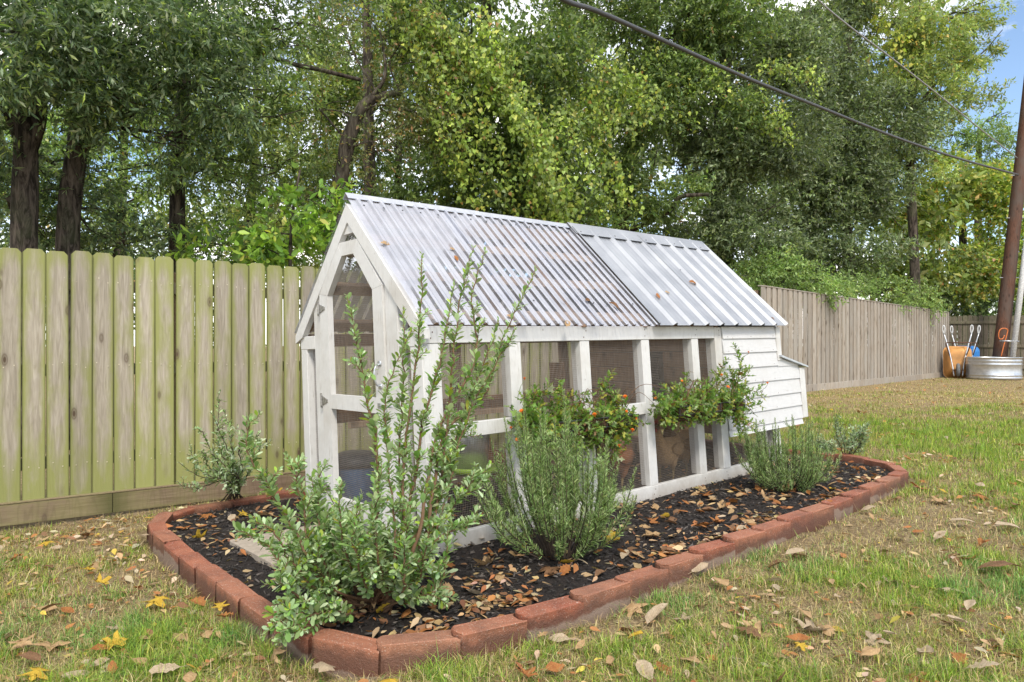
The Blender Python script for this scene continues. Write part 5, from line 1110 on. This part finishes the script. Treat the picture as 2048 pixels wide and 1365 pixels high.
def clump(acc, c, r, n, L, Wr, table, shape='lance', per=13, tw=.32, droop=.25, sub=9, subr=.42, hollow=.5):
    """leaf sprays on twigs, gathered in sub-clumps inside an ellipsoid"""
    c = np.array(c); r = np.array(r); nt = max(3, int(n / per))
    sc = rdir(sub) * (rng.random((sub, 1)) ** .45) * .85; pick = rng.integers(0, sub, nt); rs_ = subr * (.6 + .7 * rng.random(sub))
    off = rdir(nt) * (rng.random((nt, 1)) ** hollow) * rs_[pick][:, None]; p0 = c + (sc[pick] + off) * r
    out = unit(off * r + sc[pick] * r * .4); td = unit(out * .75 + rdir(nt) * .55 + np.array((0, 0, -droop)))
    t_ = (np.arange(per) + rng.random((nt, per))) / per; ln_ = tw * rng.uniform(.6, 1.3, nt)
    X = p0[:, None] + td[:, None] * (t_ * ln_[:, None])[..., None]; X = X.reshape(-1, 3); T = np.repeat(td, per, 0); n_ = len(X)
    D = unit(T * .45 + rdir(n_) * .8 + np.array((0, 0, -droop * .8))); N = unit(rdir(n_) * .75 + np.array((0, 0, .75)))
    l = L * rng.uniform(.6, 1.35, n_); tone = np.repeat(np.clip(rng.normal(1, .16, sub), .65, 1.45)[pick], per)[:, None]
    acc.add(*leaves(X, D, N, l, l * Wr, np.clip(mute(pal(n_, table)) * tone * LEAFY, .004, .8), shape)); return p0
def limb_tubes(trunk_pts, targets, r0):
    out = []
    for c, r in targets:
        c = Vector(c); near = min(trunk_pts, key=lambda p: (p - c).length + max(0, p.z - c.z) * 2.); md = near.lerp(c, .5) + Vector((rng.normal(0, .12), rng.normal(0, .12), .18 * (c - near).length * .5))
        pts_ = catmull([near, md, c], 6); out.append([(pts_, r0, r0 * .35)])
        for k in range(5):
            q1 = c + Vector(rdir(1)[0] * np.array(r) * .85); s0 = pts_[rng.integers(5, len(pts_))]; out[-1].append((bend(s0, q1, .0, .06, 6), r0 * .38, .006))
    return out
import zlib
def tree(name, label, trunk, rad, blobs, table, L, Wr, shape='lance', bark_='bark', group=None, limb_r=.05, extra=(), per=13, tw=.32, sub=9, subr=.42, droop=.25):
    """trunk: points; blobs: (u, v, Z, half width px, half height px, half depth m, leaves)"""
    global rng; rng = np.random.default_rng(zlib.crc32(label.encode()))
    tp = catmull([Vector(p) for p in trunk], 5); e = empty(name, tp[0]); tag(e, label, 'tree', group)
    b = MB(); rr = np.interp(np.linspace(0, 1, len(tp)), np.linspace(0, 1, len(rad)), rad) * (1 + rng.normal(0, .03, len(tp))); b.tube([p - tp[0] for p in tp], list(rr), 12); link('trunk', b.mesh('trunk', M[bark_], True), e)
    acc = Acc(); tg = []
    for u, v, Z, wu, hv, dz, n in blobs:
        c = P(u, v, Z); r = (wu / FPX * Z, dz, hv / FPX * Z); tg.append((c, r)); clump(acc, c, r, n, L, Wr, table, shape, per, tw, droop, sub, subr)
    lt = limb_tubes(tp, tg, limb_r)
    for pts_, r0, r1 in extra: lt.append([(catmull([P(*p) for p in pts_], 6), r0, r1)])
    [stems_obj('limb', g_, M[bark_], e, 6) for g_ in lt]; acc.obj('crown', M['leaf'], e); return e
def foot(u, Z, v=760): q = P(u, v, Z); q.z = Gf(q.x, q.y) - .1; return q
# three oaks over the left fence
tree('oak_tree', 'dark forked oak behind the left fence, farthest from the coop', [foot(40, 8.4), P(48, 480, 8.4), P(52, 250, 8.4), P(48, 60, 8.4), P(40, -160, 8.4)], [.155, .14, .125, .11, .085],
     [(60, 60, 7.6, 210, 130, .9, 8500), (-60, 180, 8.0, 150, 170, .9, 6000), (180, 130, 8.4, 150, 120, .8, 5500), (60, -160, 8.2, 340, 140, 1.2, 9000), (20, 400, 9.0, 120, 110, .5, 2600), (110, 330, 9.3, 120, 80, .5, 1500), (-300, 80, 9.0, 190, 180, 1., 3500)], OAK, .095, .28, group=None,
     extra=[([(52, 300, 8.4), (10, 210, 8.3), (-40, 170, 8.2)], .09, .05), ([(50, 330, 8.4), (80, 240, 8.4), (82, 150, 8.4), (100, 40, 8.4)], .08, .05)], limb_r=.045)
tree('oak_tree', 'dark oak with a low curved branch behind the left fence', [foot(128, 8.9), P(136, 470, 8.9), P(150, 330, 8.9), P(166, 210, 8.9), P(176, 60, 8.9), P(170, -160, 8.9)], [.145, .13, .12, .11, .10, .08],
     [(300, 80, 8.3, 200, 110, .9, 7000), (200, 200, 8.2, 120, 80, .6, 2600), (400, 180, 8.6, 150, 90, .8, 4200), (330, -110, 8.6, 300, 110, 1.1, 7000), (330, 270, 8.8, 110, 70, .6, 2000), (160, 420, 9.3, 100, 80, .5, 1300)], OAK, .09, .28,
     extra=[([(157, 315, 8.9), (196, 265, 8.8), (225, 240, 8.7), (262, 228, 8.6), (300, 190, 8.5)], .055, .03)], limb_r=.04)
tree('oak_tree', 'slim straight oak behind the left fence nearest the coop gable', [foot(352, 10.2), P(354, 480, 10.2), P(358, 300, 10.2), P(372, 120, 10.2), P(378, -120, 10.2)], [.12, .108, .10, .085, .07],
     [(420, 110, 9.8, 150, 110, .9, 4600), (520, 230, 9.6, 130, 80, .7, 2700), (560, 60, 10.0, 150, 110, .9, 3800), (300, 330, 10.2, 120, 70, .5, 1600), (430, 340, 10.0, 120, 80, .6, 1900), (560, 340, 10.5, 90, 90, .6, 1500), (520, -110, 10., 230, 90, 1., 3800)], MID, .085, .32,
     extra=[([(352, 320, 10.2), (400, 260, 9.9), (470, 230, 9.7)], .03, .012), ([(374, 60, 10.2), (480, 70, 10), (560, 120, 10), (640, 140, 10.3), (720, 160, 10.8)], .05, .03)], limb_r=.03)
tree('leaning_tree', 'leaning vine-wrapped tree with a bent trunk behind the coop gable', [foot(650, 11.2), P(662, 480, 11.2), P(684, 350, 11.2), P(700, 270, 11.2), P(735, 205, 11.2), P(800, 185, 11.3)], [.13, .12, .12, .115, .09, .05],
     [(800, 90, 11.3, 110, 100, .8, 2300), (690, 60, 11.6, 110, 100, .8, 1300), (640, 220, 11.6, 90, 100, .7, 900), (850, 230, 11.4, 90, 80, .7, 2200), (760, 290, 11.2, 90, 70, .6, 1300), (660, 420, 11.3, 60, 90, .4, 700)], THIN, .07, .42, bark_='bark2',
     extra=[([(700, 290, 11.2), (640, 220, 11.1), (610, 190, 11.)], .02, .008), ([(690, 330, 11.2), (770, 300, 11.3), (830, 330, 11.3)], .018, .006), ([(735, 205, 11.2), (770, 150, 11.1), (760, 60, 11.2)], .04, .015)], limb_r=.02, sub=14, subr=.3)
tree('slim_tree', 'slim straight grey trunk standing behind the leaning tree', [foot(742, 13), P(742, 480, 13), P(738, 300, 13), P(735, 100, 13), P(728, -120, 13)], [.13, .12, .11, .09, .07], [(740, -60, 13, 120, 70, .8, 1600), (700, 40, 13, 90, 60, .6, 700)], THIN, .075, .4, bark_='bark2', limb_r=.02)
# understorey behind the fence
tree('understorey_tree', 'bright broad-leaved sapling just over the fence beside the coop gable', [foot(585, 9.4), P(580, 560, 9.4), P(585, 430, 9.4), P(600, 340, 9.4)], [.03, .025, .02, .012],
     [(560, 470, 9.3, 110, 60, .5, 800), (610, 400, 9.6, 80, 70, .5, 420), (470, 500, 9.6, 100, 45, .4, 620)], (((.12, .22, .025), 4), ((.20, .32, .03), 4), ((.07, .13, .025), 3), ((.34, .36, .05), .6)), .13, .45, 'obov', limb_r=.012, per=8)
tree('understorey_tree', 'low dark holly scrub at the foot of the oaks', [foot(230, 10.), P(225, 560, 10.), P(235, 430, 10.)], [.04, .03, .015],
     [(60, 470, 9.6, 140, 60, .6, 2200), (240, 490, 9.8, 130, 45, .6, 1600), (150, 400, 10.4, 120, 70, .6, 1200), (420, 480, 10.2, 100, 60, .6, 1200)], OAK, .08, .42, limb_r=.014)
# lighter trees farther back, closing the gaps between the oaks
for (u, Z, bl, tb, lab) in ((240, 14.5, [(120, 330, 14, 160, 130, 1.2, 5500), (300, 380, 14.2, 150, 120, 1.2, 5500), (230, 180, 14.5, 190, 120, 1.2, 5000)], FRESH, 'light green tree showing between the dark oak trunks'),
                            (500, 15.5, [(440, 400, 15, 130, 120, 1.2, 5500), (570, 330, 15.2, 130, 140, 1.2, 5500), (500, 160, 15.5, 170, 110, 1.2, 6500), (620, 200, 15., 90, 150, 1., 6000), (620, 470, 15.2, 120, 70, 1., 3600)], PALE, 'yellowish tree showing behind the slim straight oak'),
                            (790, 16.5, [(700, 260, 16, 110, 120, 1.2, 7000), (800, 380, 16, 120, 100, 1.2, 5500), (840, 180, 16.2, 130, 130, 1.2, 5500), (740, 80, 16.5, 150, 110, 1.2, 7000), (640, 420, 16, 90, 90, 1., 4500)], MID, 'leafy tree filling in behind the bent trunk')):
    tree('background_tree', lab, [foot(u, Z), P(u, 500, Z), P(u + 8, 300, Z), P(u + 15, 80, Z)], [.12, .10, .08, .05], bl, tb, .10, .40, limb_r=.025, sub=13, subr=.36)
# middle: mass of trees draped in vines
tree('vine_hung_tree', 'broad tree draped with lime green vines above the clear roof', [foot(960, 12.8), P(950, 480, 12.8), P(930, 320, 12.8), P(960, 150, 12.8), P(980, -80, 12.8)], [.18, .16, .14, .12, .09],
     [(930, 60, 12.2, 150, 130, 1., 9200), (1040, 140, 12.4, 150, 120, 1., 9775), (900, 260, 12.3, 120, 110, .9, 7475), (1050, 320, 12.2, 150, 110, .9, 10350), (960, 420, 12.2, 190, 75, .8, 10350), (1120, 430, 12.4, 110, 80, .8, 6325), (980, -90, 12.5, 250, 100, 1.1, 8625), (800, 430, 12.8, 110, 55, .7, 3450)], MID, 0.095, .42, limb_r=.04)
tree('tall_tree', 'tall mixed tree behind the ridge where the metal roof begins', [foot(1235, 14.6), P(1240, 480, 14.6), P(1262, 300, 14.6), P(1300, 100, 14.6), P(1320, -100, 14.6)], [.2, .18, .15, .12, .09],
     [(1230, 60, 14.2, 150, 130, 1.1, 12112), (1370, 70, 14.4, 150, 130, 1.1, 13387), (1220, 230, 14.2, 110, 100, 1., 7650), (1350, 230, 14.2, 140, 110, 1., 12112), (1300, 370, 14.2, 120, 90, .9, 8287), (1240, 440, 14.6, 120, 70, .8, 4462), (1300, -100, 14.5, 280, 100, 1.2, 10837)], MID, 0.098, .38, limb_r=.04,
     extra=[([(1243, 470, 14.6), (1335, 425, 13.9), (1360, 395, 13.6), (1418, 389, 13.4)], .06, .035)])
tree('evergreen_tree', 'dense grey-green evergreen above the metal roof', [foot(1445, 15.6), P(1440, 520, 15.6), P(1432, 380, 15.6), P(1450, 150, 15.6), P(1460, -60, 15.6)], [.24, .22, .19, .14, .1],
     [(1450, 330, 15.0, 130, 130, 1.1, 15989), (1420, 180, 15.2, 130, 120, 1.1, 11685), (1560, 130, 15.4, 140, 130, 1.1, 15374), (1550, 280, 15.0, 150, 120, 1.1, 17835), (1480, 450, 15.0, 130, 90, 1., 12300), (1500, -30, 15.6, 200, 100, 1.2, 11685), (1400, 470, 15.4, 100, 70, .9, 5535)], GREY, 0.093, .36, limb_r=.05, bark_='bark')
tree('evergreen_tree', 'dense grey-green evergreen above the board-on-board fence', [foot(1700, 20.0), P(1700, 560, 20.), P(1690, 400, 20.), P(1700, 200, 20.), P(1690, 0, 20.)], [.19, .17, .15, .12, .09],
     [(1680, 230, 19.4, 140, 130, 1.3, 18487), (1620, 400, 19.2, 130, 110, 1.2, 16022), (1740, 390, 19.4, 130, 120, 1.2, 17255), (1670, 520, 19.2, 170, 80, 1.1, 16022), (1790, 260, 20.0, 110, 100, 1.2, 11092), (1640, 90, 19.8, 120, 110, 1.2, 11708), (1560, 540, 18.8, 90, 60, .9, 6162)], GREY, 0.117, .36, limb_r=.05)
tree('open_crowned_tree', 'tall pale tree with airy branches against the blue sky', [foot(1830, 21), P(1830, 560, 21), P(1820, 300, 21), P(1830, 100, 21), P(1840, -80, 21)], [.16, .14, .12, .10, .07],
     [(1760, 40, 20.4, 120, 90, 1.3, 9100), (1850, 60, 20.6, 110, 70, 1.2, 7150), (1920, 120, 20.6, 70, 40, .9, 2470), (1880, 200, 20.6, 80, 50, 1., 3380), (1950, 30, 20.8, 60, 35, .9, 1950), (1840, 140, 20.8, 110, 60, 1.1, 5850), (1800, -60, 20.8, 200, 70, 1.3, 7150), (1950, 185, 20.8, 45, 25, .8, 1040), (1830, 300, 21, 90, 60, 1., 4550)], PALE, 0.111, .34, limb_r=.04, sub=12, subr=.34,
     extra=[([(1822, 230, 21), (1880, 160, 20.8), (1960, 110, 20.8), (2005, 60, 20.8)], .05, .012), ([(1828, 120, 21), (1900, 40, 20.8), (1990, -10, 20.8)], .05, .012)])
tree('vine_covered_tree', 'golden vine-covered tree at the back corner behind the utility pole', [foot(1930, 25), P(1930, 600, 25), P(1925, 450, 25), P(1930, 330, 25)], [.16, .14, .11, .07],
     [(1930, 370, 24.2, 90, 60, 1.2, 7800), (1890, 450, 24.0, 110, 80, 1.2, 10200), (2000, 420, 24.2, 80, 90, 1.2, 7800), (1950, 540, 23.8, 130, 70, 1.1, 11400), (1830, 560, 23.8, 100, 60, 1.1, 7800), (2060, 520, 24, 70, 120, 1.1, 7200)], GOLD, 0.114, .55, 'heart', limb_r=.03, per=10)
tree('distant_tree', 'round green tree far behind the golden vines', [foot(1960, 32), P(1960, 560, 32), P(1955, 380, 32), P(1960, 260, 32)], [.2, .18, .14, .1],
     [(1900, 270, 31.5, 70, 60, 1.6, 4500), (1980, 290, 31.5, 90, 60, 1.6, 6000), (2060, 330, 31.5, 80, 60, 1.6, 5000), (2003, 225, 31.5, 16, 26, .5, 260)], FRESH, .12, .4, limb_r=.05)
# fresh green thicket above the right fence
for (u, Z, bl, lab) in ((1560, 15.2, [(1560, 540, 14.6, 70, 45, .6, 3600), (1510, 560, 14.2, 45, 35, .5, 1700), (1620, 570, 14.9, 60, 40, .6, 2800)], 'fresh green thicket where the board-on-board fence begins'), (1700, 18, [(1680, 575, 17.4, 70, 40, .7, 3200), (1770, 585, 18.4, 70, 40, .7, 3000), (1840, 600, 20., 60, 35, .7, 2300)], 'fresh green thicket over the middle of the board-on-board fence')):
    tree('thicket', lab, [foot(u, Z), P(u, 640, Z), P(u + 5, 560, Z)], [.05, .04, .02], bl, FRESH, .07, .4, limb_r=.014)
tree('thicket', 'dark evergreen scrub behind the corner fence and utility pole', [foot(1970, 24.5), P(1970, 640, 24.5), P(1975, 590, 24.5)], [.06, .05, .03], [(1930, 615, 24, 70, 45, .8, 3600), (2020, 610, 24, 70, 55, .8, 4200), (1850, 600, 24, 70, 40, .8, 3000)], OAK, .11, .42, limb_r=.02)
# hanging vines: strands of heart-shaped leaves
def vine(label, strands, table, L=.075, per=34, spread=.13, wr=.95):
    acc = Acc(); sts = []; allp = [catmull([P(*p) for p in s_], 6) for s_ in strands]; e = empty('hanging_vine', allp[0][-1]); tag(e, label, 'vine')
    for pts_ in allp:
        pts_ = [p + Vector((rng.normal(0, .05), rng.normal(0, .08), rng.normal(0, .04))) for p in pts_]; sts.append((pts_, .008, .003)); ln_ = on_stem(pts_, np.array([0.]))[2]; n = int(per * ln_)
        X, T, _ = on_stem(pts_, rng.random(n)); X = X + rng.normal(0, spread, (n, 3)) * np.array((1, 1.2, .9)); D = unit(rdir(n) * .6 + np.array((0, -.15, -.75))); N = unit(rdir(n) * .6 + np.array((.15, -.45, .6))); l = L * rng.uniform(.55, 1.3, n)
        acc.add(*leaves(X, D, N, l, l * wr, np.clip(mute(pal(n, table)) * 1.3 * rng.uniform(.55, 1.3), 0, .8), 'heart'))
    stems_obj('strands', sts, M['twig_green'], e, 5); acc.obj('leaves', M['leaf'], e)
def strands(lines, Z, copies, jit=14):
    out = []
    for ln_ in lines:
        for k in range(copies):
            ox, oy = rng.normal(0, jit), rng.normal(0, jit); out.append([(u + ox + rng.normal(0, 4), v + oy + rng.normal(0, 4), Z + rng.normal(0, .25)) for u, v in ln_])
    return out
vine('long lime green vine cascading from the treetops toward the clear roof', strands([[(790, -30), (850, 60), (880, 140), (900, 230), (930, 310), (965, 380)], [(860, 60), (930, 140), (1000, 200), (1040, 270), (1060, 360), (1090, 420)], [(960, 30), (1000, 110), (1010, 180), (1045, 250)], [(830, 0), (900, 80), (960, 110), (990, 180)], [(1060, 290), (1080, 360), (1120, 420), (1140, 470)]], 11.2, 8, 34), LIME, .066, 46, .085)
vine('yellow-green vine trailing down toward the ridge of the metal roof', strands([[(1120, 100), (1190, 150), (1240, 200), (1270, 260)], [(1100, 230), (1130, 290), (1160, 360), (1190, 420), (1210, 450)], [(1150, 150), (1140, 240), (1170, 330), (1190, 400)], [(1180, 160), (1240, 190), (1250, 230)]], 12.3, 7, 30), LIME, .064, 42, .085)
vine('vine with yellow leaves looping across the evergreen above the metal roof', strands([[(1270, 100), (1330, 130), (1400, 170), (1460, 180), (1530, 240), (1560, 270)], [(1520, 150), (1580, 150), (1640, 180)], [(1540, 200), (1560, 260), (1580, 290)], [(1280, 180), (1340, 190), (1380, 230)]], 14.0, 4, 18), LIME, .062, 36, .085)
vine('yellow vine threaded through the airy tree against the sky', strands([[(1730, 20), (1760, 50), (1800, 90), (1850, 70), (1900, 80)], [(1740, 40), (1790, 80), (1830, 130)]], 20.0, 2, 8), (((.42, .42, .04), 3), ((.30, .36, .04), 3), ((.50, .34, .05), 1)), .11, 22)
vine('pale vine draped along the top of the fence by the utility pole', strands([[(1770, 500), (1830, 500), (1890, 540), (1920, 600)], [(1890, 520), (1940, 560), (1975, 610)], [(1830, 480), (1900, 500), (1960, 520), (2000, 560)]], 22.6, 3, 12), GOLD, .1, 24)
# a far wood closing the view: reads as one mass
acc = Acc(); rng = np.random.default_rng(77); random.seed(9)
def wood_clump(u, v, Z, rx, rz, n, L): clump(acc, P(u, v, Z), (rx, 1.6, rz), n, L, .5, random.choice((MID, GREY, PALE, MID)), 'lance', 10, .6, .2, 9, .5)
for k in range(24): wood_clump(rng.uniform(-300, 780), rng.uniform(420, 660), rng.uniform(25, 34), rng.uniform(1.5, 3.2), rng.uniform(1.0, 2.2), 950, .23)
for k in range(15): wood_clump(rng.uniform(-100, 800), rng.uniform(60, 400), rng.uniform(22, 28), rng.uniform(1.6, 2.8), rng.uniform(1.2, 2.), 800, .22)
for k, u in enumerate(np.linspace(800, 1820, 15)):
    for v in (90, 240, 390, 540): wood_clump(u + rng.uniform(-30, 30), v + rng.uniform(-40, 40), rng.uniform(23, 27), rng.uniform(1.5, 2.2), rng.uniform(1.6, 2.2), 720, .27)
for k in range(10): wood_clump(rng.uniform(1780, 2350), rng.uniform(430, 660), rng.uniform(28, 36), 2.4, 2., 900, .24)
tag(acc.obj('far_woodland', M['leaf']), 'far woodland seen between the nearer trees', 'woodland', kind='stuff')
